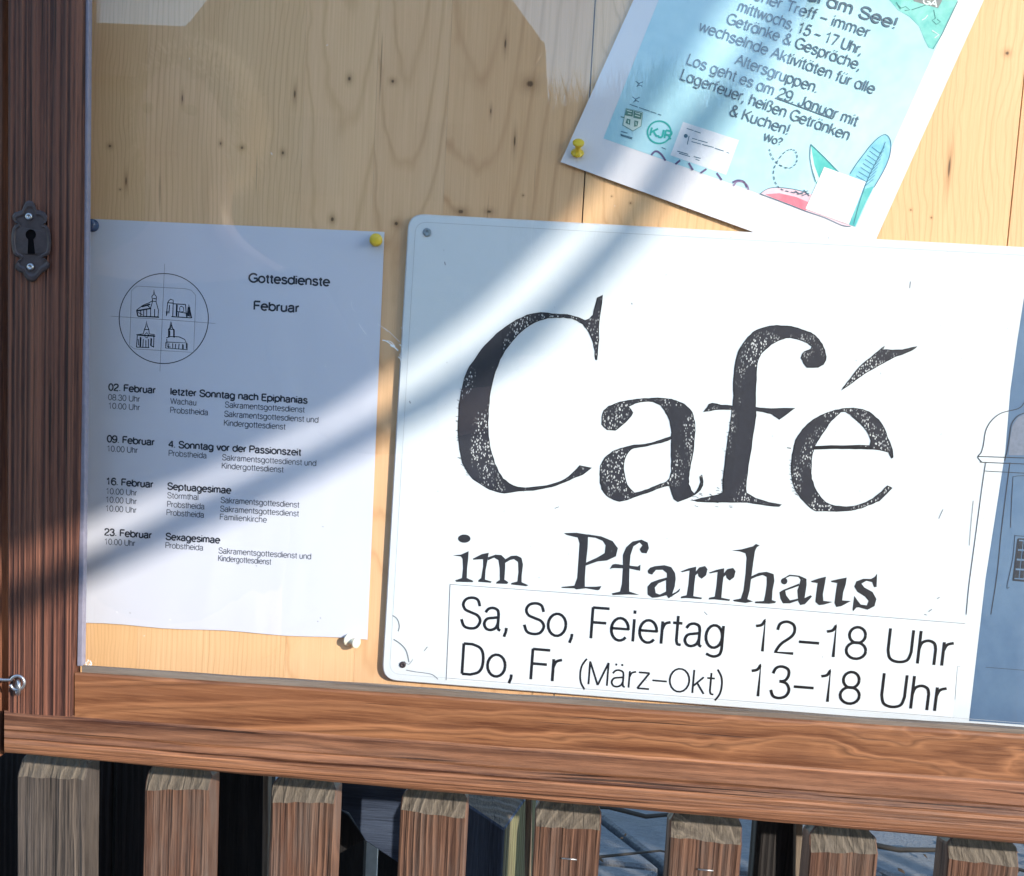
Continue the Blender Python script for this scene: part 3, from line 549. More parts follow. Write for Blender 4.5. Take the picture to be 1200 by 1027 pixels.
def rcorner(p, a, b, r, n=7):
    ua, ub = (a - p).normalized(), (b - p).normalized(); P0, P1 = p + ua * r, p + ub * r; out = []
    for i in range(n + 1):
        t = i / n; out.append(P0 * (1 - t) ** 2 + p * (2 * t * (1 - t)) + P1 * t ** 2)
    return out
def outline(ins):
    a, b, c, d = A_, TRc, BRc, B_; cc = (a + b + c + d) / 4
    e = [(a, 1, -1), (b, -1, -1), (c, -1, 1), (d, 1, 1)]
    ux, uz = du, (A_ - B_).normalized()
    q = [p + ux * (ins * sx) + uz * (ins * sz) for p, sx, sz in e]; r = 0.0115 - ins * .6
    out = []
    for i in range(4): out += rcorner(q[i], q[i - 1], q[(i + 1) % 4], r)
    return out
R0, R1, R2 = outline(0), outline(0.0009), outline(0.0052); n = len(R0)
sb = []; V = [Vector((p.x, SB, p.z)) for p in R0] + [Vector((p.x, SF + .0012, p.z)) for p in R0] + [Vector((p.x, SF + .0002, p.z)) for p in R1] + [Vector((p.x, SF, p.z)) for p in R2]
F = [list(range(n))]; mi = [0]
for k in range(3):
    for i in range(n): F.append([k * n + i, k * n + (i + 1) % n, (k + 1) * n + (i + 1) % n, (k + 1) * n + i]); mi.append(1 if k < 2 else 0)
F.append([3 * n + i for i in range(n)]); mi.append(0)
fixnormals(mesh('sign_plate', V, F, [m_sign.m, m_rim], sign, midx=mi))
m_ink = ink('sign_ink', (0.030, 0.031, 0.042), 0.45, 0.8, 0.25)
m_inkb = ink('sign_ink_black', (0.012, 0.012, 0.016), 0.45)
m_inks = ink('sign_ink_grey', (0.028, 0.028, 0.034), 0.45, 0.0, 0.35)
m_thin = ink('sign_outline', (0.15, 0.15, 0.17))
# faint border line inside the edge
bi = Ink(SF, 0.00008); L_ = outline(0.0056)
bi.stroke_w([Vector((p.x, SF, p.z)) for p in L_], 0.00028, True); bi.build('border_line', ink('faint_line', (.42, .45, .48)), sign)
zC = zf(520, 330, 3.805); za = zf(690, 450, 6.42); zF = zf(810, 370, 4.276); zE = zf(910, 390, 4.667)
Cc = zC((708, 62), (700, 130), (690, 200), (692, 260), (686, 300), (682, 350), (676, 348), (674, 310), (668, 275), (655, 240), (638, 212), (620, 190), (595, 174), (570, 165), (535, 160), (500, 160), (465, 163), (430, 172), (395, 187), (360, 210), (328, 238), (300, 270), (272, 308), (250, 350), (230, 402), (215, 460), (205, 515), (200, 570), (198, 630), (200, 690), (205, 730), (215, 770), (228, 812), (245, 850), (265, 878), (290, 900), (330, 918), (365, 920), (400, 918), (440, 913), (480, 905), (520, 892), (560, 870), (582, 848), (605, 822), (658, 832), (620, 860), (590, 872), (560, 885), (520, 902), (480, 915), (440, 924), (400, 930), (330, 935), (270, 944), (235, 937), (200, 925), (165, 904), (130, 880), (105, 848), (85, 810), (74, 765), (68, 720), (64, 665), (65, 610), (69, 555), (78, 500), (87, 452), (100, 410), (118, 376), (140, 345), (168, 305), (200, 270), (238, 232), (280, 200), (325, 172), (370, 150), (400, 143), (430, 140), (465, 142), (500, 146), (535, 147), (570, 153), (600, 162), (630, 175), (650, 168), (665, 150), (675, 110), (685, 72))
aO = za((100, 250), (105, 222), (115, 200), (150, 170), (190, 153), (230, 140), (300, 125), (360, 117), (420, 112), (470, 107), (520, 105), (570, 109), (620, 118), (660, 130), (700, 145), (735, 165), (760, 190), (775, 212), (785, 240), (794, 285), (798, 330), (797, 380), (793, 430), (785, 500), (775, 560), (765, 610), (757, 660), (750, 710), (752, 755), (770, 800), (795, 825), (815, 803), (830, 775), (842, 740), (838, 700), (850, 685), (860, 730), (855, 765), (840, 795), (800, 832), (740, 860), (670, 885), (640, 865), (625, 830), (615, 790), (608, 765), (590, 765), (540, 780), (480, 803), (400, 832), (340, 852), (290, 870), (230, 885), (190, 872), (150, 850), (120, 822), (100, 790), (88, 745), (85, 700), (84, 660), (90, 620), (102, 588), (120, 560), (148, 533), (180, 510), (220, 492), (260, 480), (340, 462), (420, 455), (470, 444), (520, 430), (575, 412), (620, 396), (622, 365), (620, 340), (610, 280), (592, 235), (570, 200), (540, 160), (510, 145), (480, 135), (450, 130), (420, 130), (385, 135), (350, 147), (300, 172), (332, 218), (318, 243), (300, 262), (250, 312), (200, 350), (140, 345), (115, 325), (100, 305))
aH = za((620, 414), (570, 433), (520, 447), (430, 469), (340, 482), (318, 494), (300, 510), (282, 538), (270, 570), (263, 605), (262, 640), (265, 670), (270, 700), (279, 732), (290, 760), (315, 795), (345, 822), (400, 808), (450, 790), (500, 768), (540, 753), (580, 740), (610, 713), (622, 660), (623, 580), (622, 500))
fO = zF((10, 925), (50, 915), (100, 905), (135, 897), (160, 885), (158, 840), (163, 800), (175, 700), (187, 610), (197, 540), (205, 470), (160, 470), (120, 470), (62, 482), (80, 460), (90, 445), (105, 440), (150, 448), (208, 453), (213, 400), (213, 340), (215, 290), (221, 245), (230, 200), (242, 168), (260, 140), (285, 110), (310, 85), (335, 71), (360, 62), (395, 54), (430, 50), (465, 51), (500, 55), (535, 63), (570, 75), (597, 86), (620, 100), (640, 120), (655, 145), (668, 172), (675, 205), (672, 225), (660, 245), (635, 260), (605, 260), (580, 258), (563, 237), (552, 212), (557, 193), (568, 180), (600, 170), (606, 155), (585, 137), (560, 125), (530, 115), (500, 110), (475, 112), (450, 120), (425, 131), (400, 145), (372, 168), (350, 190), (337, 215), (330, 240), (326, 280), (325, 320), (321, 390), (322, 458), (360, 465), (400, 466), (460, 466), (520, 463), (500, 476), (480, 492), (442, 520), (420, 503), (400, 490), (360, 482), (325, 478), (322, 520), (315, 560), (305, 630), (295, 700), (286, 750), (280, 800), (274, 850), (275, 888), (320, 915), (390, 937), (452, 946), (440, 956), (380, 950), (330, 942), (280, 935), (200, 935), (130, 935), (30, 930))
eA = zE((355, 315), (375, 288), (400, 255), (435, 210), (470, 172), (515, 135), (560, 100), (590, 73), (580, 92), (615, 94), (650, 95), (690, 93), (720, 88), (770, 75), (745, 92), (720, 105), (680, 120), (640, 135), (600, 157), (560, 180), (520, 202), (480, 225), (445, 250), (410, 275))
eO = zE((632, 640), (638, 680), (628, 686), (615, 655), (590, 645), (560, 640), (500, 635), (430, 634), (360, 633), (300, 634), (205, 638), (196, 660), (191, 700), (190, 740), (188, 770), (192, 800), (204, 838), (220, 870), (243, 902), (270, 930), (295, 941), (320, 948), (360, 951), (400, 952), (435, 946), (470, 935), (507, 919), (540, 898), (575, 868), (605, 838), (632, 850), (600, 882), (560, 920), (530, 932), (500, 943), (465, 958), (430, 968), (380, 973), (330, 976), (270, 975), (215, 975), (185, 958), (160, 935), (133, 904), (110, 870), (95, 837), (85, 800), (81, 760), (82, 720), (86, 670), (95, 620), (105, 588), (120, 560), (143, 528), (170, 500), (204, 476), (240, 455), (280, 438), (320, 425), (360, 416), (400, 413), (437, 414), (470, 420), (503, 433), (530, 450), (557, 477), (580, 510), (594, 540), (606, 572), (622, 610))
eH = zE((208, 622), (222, 596), (240, 568), (270, 522), (300, 480), (327, 452), (352, 433), (375, 430), (402, 448), (430, 472), (462, 500), (490, 532), (507, 560), (516, 592), (510, 618), (470, 616), (430, 617), (300, 619))
ci_ = Ink(SF, 0.00012)
for lp in ((Cc,), (aO, aH), (fO,), (eA,), (eO, eH)): ci_.poly(*lp)
ci_.build('large_lettering', m_ink, sign)
co = Ink(SF, 0.00022)
def rough(lp, amp=.35):
    out = []
    for i, p in enumerate(lp):
        q = lp[(i + 1) % len(lp)]; out.append((p[0] + random.uniform(-amp, amp), p[1] + random.uniform(-amp, amp)))
        if math.hypot(q[0] - p[0], q[1] - p[1]) > 6: out.append(((p[0] + q[0]) / 2 + random.uniform(-amp, amp), (p[1] + q[1]) / 2 + random.uniform(-amp, amp)))
    return out
for lp in (Cc, aO, aH, fO, eA, eO, eH): co.stroke(rough(lp), 0.0006, True)
co.stroke(zE((200, 630), (300, 626), (430, 626), (520, 632)), 0.0016)
# little hairs of ink on the left flanks
for lp, xr_ in ((Cc, (560, 540)), (fO, (900, 851)), (eO, (950, 930))):
    for i, p in enumerate(lp):
        if (lp is Cc and p[0] < 548 and 450 < p[1] < 560) or (lp is fO and p[0] < 860 and p[1] > 490) or (lp is eO and p[0] < 934 and p[1] > 540):
            for _ in range(3):
                y = p[1] + random.uniform(-7, 7); co.stroke([(p[0] + 1.5, y), (p[0] - random.uniform(1, 3.2), y - random.uniform(-.5, 2.5))], 0.0003)
co.stroke(zF((480, 662), (500, 665)), 0.0006)
co.build('lettering_outline', m_inkb, sign)
# small hand lettering
z1 = zf(520, 610, 4.444); z2 = zf(770, 620, 4.444)
sm = Ink(SF, 0.00012)
SMALL = [[el(107, 95, 33, 22, 0, 360, 14)], [[(45, 182), (90, 178), (130, 160), (128, 200), (122, 250), (120, 300), (155, 315), (150, 322), (65, 320), (60, 312), (95, 300), (100, 250), (98, 200), (90, 188)]],
 [[(150, 200), (200, 175), (235, 168), (228, 210), (218, 260), (215, 308), (250, 318), (245, 325), (180, 320), (180, 312), (195, 300), (205, 240), (205, 202), (155, 205)]],
 [[(230, 192), (270, 178), (300, 180), (320, 200), (320, 250), (316, 308), (337, 322), (330, 331), (272, 329), (275, 321), (292, 310), (292, 250), (285, 207), (262, 194), (230, 208)]],
 [[(316, 205), (350, 185), (380, 183), (405, 195), (413, 230), (406, 290), (406, 322), (442, 338), (430, 343), (350, 334), (352, 326), (383, 318), (389, 270), (387, 217), (366, 202), (345, 207), (316, 224)]],
 [[(625, 66), (690, 64), (752, 74), (750, 140), (740, 230), (735, 300), (735, 345), (790, 345), (822, 342), (810, 362), (800, 364), (740, 354), (690, 360), (680, 354), (615, 352), (612, 346), (680, 340), (695, 300), (702, 200), (707, 120), (698, 90), (640, 76)]],
 [[(748, 72), (820, 83), (880, 108), (907, 145), (897, 187), (850, 209), (800, 214), (736, 237), (736, 222), (800, 193), (838, 170), (843, 130), (828, 107), (790, 91), (748, 86)]],
 [[(875, 380), (918, 370), (928, 330), (933, 250), (880, 248), (864, 254), (878, 230), (895, 226), (933, 232), (933, 180), (950, 140), (983, 110), (1030, 100), (1062, 115), (1069, 145), (1056, 172), (1030, 169), (1020, 150), (1035, 130), (1020, 115), (988, 135), (973, 180), (968, 235), (1010, 240), (1025, 230), (1023, 263), (1000, 258), (967, 251), (966, 310), (966, 370), (1020, 388), (960, 386), (880, 389)]],
 [[(1062, 262), (1075, 246), (1100, 238), (1150, 233), (1185, 243), (1205, 275), (1208, 304), (1203, 344), (1190, 382), (1211, 372), (1233, 352), (1226, 371), (1171, 406), (1160, 390), (1110, 402), (1085, 403), (1062, 387), (1061, 345), (1080, 323), (1120, 308), (1162, 297), (1162, 275), (1140, 257), (1105, 258), (1085, 282), (1065, 276)], [(1158, 311), (1118, 328), (1099, 350), (1104, 378), (1125, 386), (1158, 370)]]]
for i, lps in enumerate(SMALL):
    if i == 5: sm.build('word_im', m_inks, sign); sm = Ink(SF, 0.00012)
    sm.poly(*[z1(*lp) for lp in lps])
rr_ = [(122, 222), (165, 205), (204, 196), (202, 222), (220, 200), (250, 193), (263, 210), (255, 242), (232, 260), (215, 247), (212, 232), (200, 242), (194, 290), (189, 350), (235, 358), (230, 366), (150, 360), (122, 362), (125, 352), (154, 345), (163, 290), (169, 217), (130, 226)]
S2 = [[rr_], [[(x + 146, y + 6 + (x - 122) * .03) for x, y in rr_]],
 [[(388, 113), (440, 106), (500, 90), (515, 78), (535, 86), (520, 95), (510, 115), (500, 180), (491, 250), (482, 320), (470, 365), (500, 378), (460, 386), (400, 377), (395, 370), (436, 362), (450, 320), (461, 230), (466, 150), (460, 127), (430, 117)]],
 [[(488, 248), (530, 228), (570, 223), (607, 235), (611, 270), (601, 320), (598, 370), (620, 378), (615, 386), (585, 390), (510, 387), (510, 378), (556, 375), (564, 340), (571, 290), (571, 250), (550, 240), (520, 248), (488, 262)]],
 [el(662, 272, 17, 17, 0, 360, 12)], [[(650, 262), (690, 238), (740, 243), (778, 260), (779, 290), (773, 330), (768, 360), (800, 345), (807, 352), (770, 392), (745, 397), (735, 378), (730, 320), (741, 290), (747, 265), (735, 250), (692, 246), (660, 262)]],
 [[(637, 330), (655, 318), (740, 284), (740, 296), (668, 322), (672, 345), (692, 372), (738, 362), (738, 372), (690, 388), (655, 388), (642, 362)]],
 [[(800, 272), (840, 258), (880, 248), (873, 290), (863, 340), (866, 374), (915, 380), (870, 394), (843, 397), (824, 380), (828, 340), (836, 282), (805, 278)]],
 [[(905, 270), (950, 260), (988, 253), (982, 290), (969, 330), (964, 372), (1010, 375), (960, 402), (933, 407), (924, 385), (931, 330), (938, 282), (908, 277)]],
 [[(1146, 232), (1143, 302), (1130, 304), (1120, 277), (1090, 270), (1064, 285), (1080, 305), (1122, 328), (1142, 365), (1132, 402), (1095, 421), (1050, 408), (1037, 410), (1022, 428), (1018, 420), (1027, 348), (1042, 370), (1060, 393), (1092, 398), (1102, 375), (1082, 352), (1043, 327), (1027, 300), (1038, 273), (1075, 259), (1115, 260), (1135, 248)]]]
for lps in S2: sm.poly(*[z2(*lp) for lp in lps])
sm.build('word_pfarrhaus', m_inks, sign)
# opening hours film
fi = Ink(SF, 0.00008); fi.poly([(527.5, 685), (830, 707), (1131, 731), (1116, 842), (820, 820), (523, 797)])
m_film = plain('white_film', (0.74, 0.775, 0.82), 0.35, 0.4, var=.03, sc=30, bmp=.05)
film = fi.build('hours_sticker', m_film, sign)
fl = Ink(SF, 0.00018); fl.stroke([(527.5, 685), (830, 707), (1131, 731)], .00045); fl.stroke([(527.5, 685), (525.5, 740), (523, 797)], .0006); fl.stroke([(1119, 820), (1122, 781), (1125, 781)], .0003); fl.build('sticker_edge', m_lite, film)
WT = 0.00205
def hline(*a):
    k = Ink(SF, 0.00026); k.text(*a); k.build('hours_text', m_inkb, film)
for b, p0, p1, c in (('Sa,', (539.5, 735.5), (596, 740), 36), ('So,', (613, 742), (673, 747), 36), ('Feiertag', (691, 748), (847.5, 760), 36.5), ('12–18', (880, 762.5), (1013.5, 773), 37), ('Uhr', (1037.5, 774.5), (1113.5, 781), 38.5)):
    hline(b, p0, p1, c, WT)
for b, p0, p1, c in (('Do,', (540, 789.5), (602, 794.5), 35.5), ('Fr', (620.5, 796), (656, 799), 36), ('13–18', (875, 815), (1006, 825.5), 37), ('Uhr', (1030, 827), (1105, 834), 38.5)):
    hline(b, p0, p1, c, WT)
hline('(März–Okt)', (678, 801), (846, 815), 27, 0.00135)
# painted house at the sign's right
wi = Ink(SF, 0.00006); lx = [(1203, 330), (1192, 400), (1184, 458), (1178, 530), (1167, 601), (1155, 678), (1144, 772), (1135.5, 845)]
wi.poly(lx + [(1400, 864), (1420, 340)])
m_wash = wash('blue_wash', (0.075, 0.135, 0.24), (0.125, 0.20, 0.31), 8, 0.0)
wi.build('painted_house', m_wash, sign)
z3 = zf(1130, 450, 3.8); hd = Ink(SF, 0.00015)
hd.poly(z3((266, 135), (238, 150), (214, 185), (204, 240), (196, 318), (300, 318), (300, 120)))
hd.build('painted_dome_shade', ink('blue_grey_wash', (0.17, 0.20, 0.27), var=.25), sign)
hl = Ink(SF, 0.00024)
for pts, wd in (([(330, 10), (285, 62), (266, 85), (240, 110), (165, 130), (120, 165), (95, 210), (85, 270), (75, 305), (60, 325), (75, 345), (100, 350), (400, 362)], .0006), ([(60, 323), (180, 327), (400, 335)], .0006),
                ([(95, 350), (80, 450), (60, 600), (40, 750), (20, 900), (8, 1027)], .0005), ([(266, 130), (235, 145), (210, 180), (200, 240), (190, 300), (183, 325), (180, 342)], .0006), ([(203, 350), (190, 450), (165, 650), (145, 850), (118, 1027)], .0006), ([(92, 388), (180, 393), (400, 405)], .0005),
                ([(300, 410), (225, 412), (215, 440), (205, 640)], .0004), ([(225, 675), (215, 780), (190, 900), (200, 905)], .0004), ([(222, 675), (400, 690)], .0004), ([(240, 690), (400, 700)], .0010), ([(240, 690), (218, 872)], .0012), ([(215, 872), (400, 890)], .0014), ([(40, 520), (30, 620), (22, 720)], .0003)):
    hl.stroke(cr(z3(*pts), 5), wd)
for k in range(4):
    for c in range(4):
        x_, y_ = 243 + c * 22 - k * 5.0, 700 + k * 43 + c * 1.2
        hl.poly(z3((x_, y_), (x_ + 17, y_ + 1), (x_ + 13.5, y_ + 36), (x_ - 3.5, y_ + 35)))
hl.stroke([(1155, 782), (1255, 790)], .0003)
hl.build('house_outlines', ink('house_line_ink', (0.035, 0.040, 0.055)), sign)
# wear marks
wm = Ink(SF, 0.00016)
for pts, wd in (([(600, 160), (640, 190), (660, 250), (650, 300)], .0008), ([(610, 370), (670, 410), (720, 470), (745, 570)], .0009), ([(720, 640), (800, 655), (880, 665), (950, 680), (1000, 720)], .0006), ([(700, 560), (740, 590), (770, 560), (778, 545)], .0004)):
    wm.stroke(cr(zf(380, 700, 7.5)(*pts), 5), wd)
for (x, y, x2, y2) in ((497, 763, 501, 758), (1105, 597, 1100, 608), (650, 596, 655, 594), (480, 470, 481, 473), (1088, 717, 1092, 714), (1083, 720, 1086, 721), (1098, 702, 1101, 700), (825, 717, 829, 721), (521, 307, 522, 311), (740, 355, 741, 357), (1067, 330, 1066, 338)):
    wm.stroke([(x, y), (x2, y2)], .0006)
for _ in range(60):
    x, y = random.uniform(470, 1190), random.uniform(265, 800); a_ = random.uniform(0, 6); l_ = random.uniform(.5, 2)
    wm.stroke([(x, y), (x + l_ * math.cos(a_), y + l_ * math.sin(a_))], .0003)
tag(wm.build('wear_marks', m_lite, sign), kind='stuff')
for (x, y, r, mt) in ((500.5, 272.5, .0030, plain('painted_screw', (.22, .28, .33), .5, bmp=.6)), (472, 779, .0024, m_iron)):
    lathe('screw', at(x, y, SF), Vector((0, -1, 0)), [(-.001, r), (.0006, r), (.0011, r * .8), (.0012, r * .35), (.0006, r * .3)], mt, sign, 14)
bx = Ink(SF, .0002)

# ------------------------------------------------------------------ SERVICE SHEET
SH = -0.0006
sheet = thing('service_sheet', at(265, 740, SH), 'white printed sheet of February church services pinned left of the café sign', 'notice')
TL, TR, BR_, BL = at(104, 256.5, SH), at(450.5, 272, SH), at(430.5, 750, SH), at(97, 730, SH)
N = 14; V = []; F = []
for j in range(N + 1):
    for i in range(N + 1):
        p = TL.lerp(TR, i / N).lerp(BL.lerp(BR_, i / N), j / N); 
        p += Vector((0, 0, 0.0006 * math.sin(i * 1.1) * (j == N))); V.append(p)
for j in range(N):
    for i in range(N): F.append([j * (N + 1) + i, (j + 1) * (N + 1) + i, (j + 1) * (N + 1) + i + 1, j * (N + 1) + i + 1])
so_ = mesh('paper', V, F, m_paper, sheet); sm_ = so_.modifiers.new('thick', 'SOLIDIFY'); sm_.thickness = 0.0003; sm_.offset = -1
z = zf(100, 440, 4.0)
def line(pl, off, name, mat, par, *a):
    k = Ink(pl, off); k.text(*a); return k.build(name, mat, par)
def B(b, a, c): q = z(a, c); line(SH, .0001, 'text_line', m_black, sheet, b, q[0], q[1], 7.6, 0.00105)
def R_(b, a, c): q = z(a, c); line(SH, .0001, 'text_line', m_grey, sheet, b, q[0], q[1], 6.6, 0.00058)
B('02. Februar', (110, 70), (328, 84)); R_('08.30 Uhr', (108, 115), (255, 124)); R_('10.00 Uhr', (108, 155), (255, 164)); B('letzter Sonntag nach Epiphanias', (400, 90), (1040, 132))
R_('Wachau', (400, 133), (520, 141)); R_('Probstheida', (398, 175), (575, 187)); R_('Sakramentsgottesdienst', (655, 150), (1027, 174)); R_('Sakramentsgottesdienst und', (652, 193), (1092, 222)); R_('Kindergottesdienst', (650, 235), (937, 254))
B('09. Februar', (103, 312), (323, 328)); R_('10.00 Uhr', (102, 356), (245, 364)); B('4. Sonntag vor der Passionszeit', (391, 337), (1010, 376)); R_('Probstheida', (391, 377), (568, 389)); R_('Sakramentsgottesdienst und', (642, 397), (1082, 425)); R_('Kindergottesdienst', (640, 436), (928, 455))
B('16. Februar', (98, 511), (317, 526))
for k, y in enumerate((555, 595, 636)): R_('10.00 Uhr', (97 - k, y), (241 - k, y + 9))
B('Septuagesimae', (386, 534), (682, 554)); R_('Störmthal', (385, 575), (530, 584)); R_('Probstheida', (384, 616), (558, 628)); R_('Probstheida', (381, 655), (556, 667))
R_('Sakramentsgottesdienst', (635, 597), (1002, 620)); R_('Sakramentsgottesdienst', (633, 638), (1000, 661)); R_('Familienkirche', (631, 676), (850, 690))
B('23. Februar', (91, 749), (310, 764)); R_('10.00 Uhr', (90, 792), (233, 800)); B('Sexagesimae', (378, 770), (630, 787)); R_('Probstheida', (376, 809), (552, 821)); R_('Sakramentsgottesdienst und', (625, 834), (1058, 862)); R_('Kindergottesdienst', (623, 870), (870, 887))
z = zf(100, 280, 4.0)
for b, a_, c_ in (('Gottesdienste', (768, 202), (1144, 221)), ('Februar', (790, 332), (1000, 344))):
    q = z(a_, c_); line(SH, .0001, 'heading', m_black, sheet, b, q[0], q[1], 9.8, 0.0013)
lg = Ink(SH); lg.stroke(z(*el(368, 374, 209, 211, 0, 360, 60))[:-1], .0006, True); lg.build('logo_circle', m_black, sheet)
ll = Ink(SH); ll.stroke(z((372, 118), (361, 374), (350, 622)), .00028); ll.stroke(z((120, 363), (361, 378), (610, 397)), .00028)
ll.stroke(z((240, 222), (470, 234), (498, 242), (518, 265), (513, 400), (508, 533), (360, 524), (230, 516), (208, 500), (213, 370), (216, 245)), .00028, True); ll.build('logo_lines', m_lite, sheet)
ch = Ink(SH)
sk = [[(240, 335), (270, 312), (300, 300), (316, 290)], [(240, 335), (245, 362), (343, 366)], [(316, 290), (312, 270), (320, 262), (322, 238), (326, 262), (334, 272), (332, 295)], [(316, 292), (332, 295), (343, 335), (341, 366)], [(316, 292), (306, 325), (306, 364)], [(240, 337), (306, 325)], [(260, 335), (260, 362)], [(274, 333), (274, 362)], [(288, 331), (288, 362)], [(262, 318), (302, 306)], [(318, 280), (334, 282)], [(325, 330), (325, 364)], [(248, 345), (268, 356)], [(290, 312), (300, 320)],
 [(380, 362), (386, 300), (392, 290), (400, 284), (412, 288), (412, 300), (410, 365)], [(388, 300), (412, 302)], [(412, 305), (470, 308)], [(428, 308), (426, 362)], [(438, 345), (436, 366)], [(425, 340), (478, 350)], [(470, 308), (474, 365)], [(474, 366), (484, 308), (496, 370)], [(444, 320), (450, 316), (460, 322), (462, 340), (444, 344), (442, 322)], [(404, 365), (498, 371)], [(395, 310), (392, 350)], [(484, 320), (482, 362)], [(490, 320), (490, 366)], [(380, 340), (380, 362), (388, 340)],
 [(240, 450), (272, 446), (278, 424), (284, 410), (287, 385), (291, 410), (298, 424), (300, 446), (326, 450)], [(240, 450), (325, 455)], [(244, 455), (240, 508)], [(322, 455), (320, 510)], [(276, 424), (298, 426)], [(258, 460), (256, 506)], [(272, 470), (270, 508)], [(284, 475), (284, 508)], [(296, 470), (296, 508)], [(308, 465), (306, 500), (318, 505)], [(278, 450), (288, 440), (298, 452), (290, 465), (278, 458)], [(240, 508), (300, 510)], [(248, 470), (250, 500)],
 [(390, 460), (390, 425), (396, 418), (400, 388), (406, 418), (414, 425), (414, 462)], [(388, 424), (416, 426)], [(380, 465), (400, 458), (440, 460), (466, 472), (474, 488), (380, 484)], [(378, 484), (376, 512), (480, 520)], [(474, 488), (474, 515)], [(410, 490), (410, 512)], [(424, 492), (422, 514)], [(440, 492), (438, 516)], [(456, 494), (456, 516)], [(392, 490), (390, 512)], [(382, 470), (384, 505), (400, 508)], [(396, 430), (396, 455)]]
for s_ in sk: ch.stroke(z(*s_), .00055 if len(s_) > 2 else .0006)
for s_ in sk[1::4]: ch.stroke(z(*[(x + 3, y + 2) for x, y in s_]), .0007)
ch.build('logo_churches', m_black, sheet)
dk = Ink(SH)
for (x, y) in ((378, 617), (372, 728), (375, 724), (152, 718), (300, 663)): dk.stroke([(x, y), (x + 1, y + .8)], .0005)
tag(dk.build('specks', m_grey, sheet), kind='stuff')

# ------------------------------------------------------------------ POSTER
nP = Vector((0.0, -1.0, 0.006)).normalized(); pP = at(657, 190, -0.0017); PL = (pP, nP)
poster = thing('poster', at(860, 265, PL), 'tilted white poster printed in pale blue, pinned above the café sign', 'poster')
c0 = at(657, 190, PL); cb = at(862, 264.5, PL); e1 = (cb - c0).normalized()
ct = at(742.5, 0, PL); e2 = (ct - c0).normalized()
r0 = at(1030, 273, PL); r1 = at(1153, 0, PL)
# right edge meets the bottom line behind the sign
def isect(p, d, q, e):
    den = d.x * e.z - d.z * e.x; t = ((q.x - p.x) * e.z - (q.z - p.z) * e.x) / den; return p + d * t
br = isect(c0, e1, r0, (r1 - r0)); 
Hh = 0.297; tl = c0 + e2 * Hh; tr2 = br + (r1 - r0).normalized() * Hh
V, F = [], []; N = 16
for j in range(N + 1):
    for i in range(N + 1):
        p = c0.lerp(br, i / N).lerp(tl.lerp(tr2, i / N), j / N); V.append(p)
for j in range(N):
    for i in range(N): F.append([j * (N + 1) + i, j * (N + 1) + i + 1, (j + 1) * (N + 1) + i + 1, (j + 1) * (N + 1) + i])
po = mesh('paper', V, F, m_poster, poster); md = po.modifiers.new('thick', 'SOLIDIFY'); md.thickness = 0.0003; md.offset = -1
zA = zf(800, 0, 3.0); zB = zf(650, 0, 4.668)
pb = Ink(PL, .0001); pe = e2 * .25
tlp = at(707, 162.5, PL); trp = at(1003, 266.5, PL)
# printed panel, running up past the picture
up1 = (at(772, 0, PL) - tlp).normalized() * .262; up2 = (at(1122, 0, PL) - trp).normalized() * .262
o_ = pb.o(); pb.V += [p + o_ for p in (tlp, trp, trp + up2, tlp + up1)]; pb.F.append([0, 1, 2, 3])
m_pb = wash('poster_blue', (0.34, 0.60, 0.70), (0.55, 0.78, 0.83), 9, 0.40); pb.build('printed_panel', m_pb, poster)
tealp = Ink(PL, .00022); tealp.poly([(1035, -12), (1042, 0), (1052, 12), (1066, 20), (1077, 31), (1083, 46), (1088, 56), (1094, 58), (1102, 42), (1122.3, 0), (1128, -13)])
tealp.build('teal_corner', wash('poster_teal', (0.10, 0.46, 0.42), (0.30, 0.66, 0.60), 60), poster)
td = Ink(PL, .00034)
for s_ in ([(1052, 6), (1056, 10), (1061, 8), (1066, 12), (1060, 13)], [(1094, 12), (1096, 22), (1092, 24), (1097, 29), (1102, 26), (1098, 23)], [(1068, 12), (1080, 8), (1085, 6)], [(1050, 3), (1055, 11)], [(1093, 58), (1104, 40), (1122, 2)]): td.stroke(s_, .0005)
td.build('teal_sketches', ink('teal_line', (0.05, 0.20, 0.20)), poster)
rb = Ink(PL, .0003); rb.poly([(1066, -6), (1071, 2), (1085, 6), (1099, 10), (1103, 3), (1106, -6)]); rb.build('ribbon', ink('ribbon_grey', (0.22, 0.24, 0.24)), poster)
tw = Ink(PL, .0004); tw.text('GA', (1081, 4), (1097, 8.5), 7, .0009); tw.stroke([(1092, 36), (1100, 41), (1095, 45)], .0006); tw.stroke([(1080, 24), (1084, 22), (1087, 18)], .0005); tw.build('white_marks', ink('white_print', (.72, .8, .78)), poster)
# small marks lower left
cd_ = Ink(PL, .0002); cd_.poly(zB((702, 668), (1008, 768), (938, 958), (633, 850))); cd_.build('logo_card', ink('card_white', (.72, .74, .80)), poster)
cr2 = Ink(PL, .0002); cr2.poly(zB((392, 596), (480, 618), (470, 690), (428, 716), (375, 684)))
cr2.build('crest', ink('crest_white', (.62, .72, .66)), poster)
cg = Ink(PL, .0003)
for q in ([(392, 598), (430, 606), (426, 640), (384, 632)], [(432, 608), (478, 620), (472, 655), (430, 645)], [(395, 650), (415, 655), (412, 685), (388, 675)], [(436, 660), (458, 665), (452, 692), (434, 695)]): cg.poly(zB(*q))
cg.stroke(zB((390, 594), (482, 616), (472, 692), (428, 718), (372, 686)), .0004, True); cg.stroke(zB((362, 640), (382, 645)), .0006); cg.build('crest_fields', ink('crest_green', (.10, .24, .20)), poster)
cw = Ink(PL, .0004)
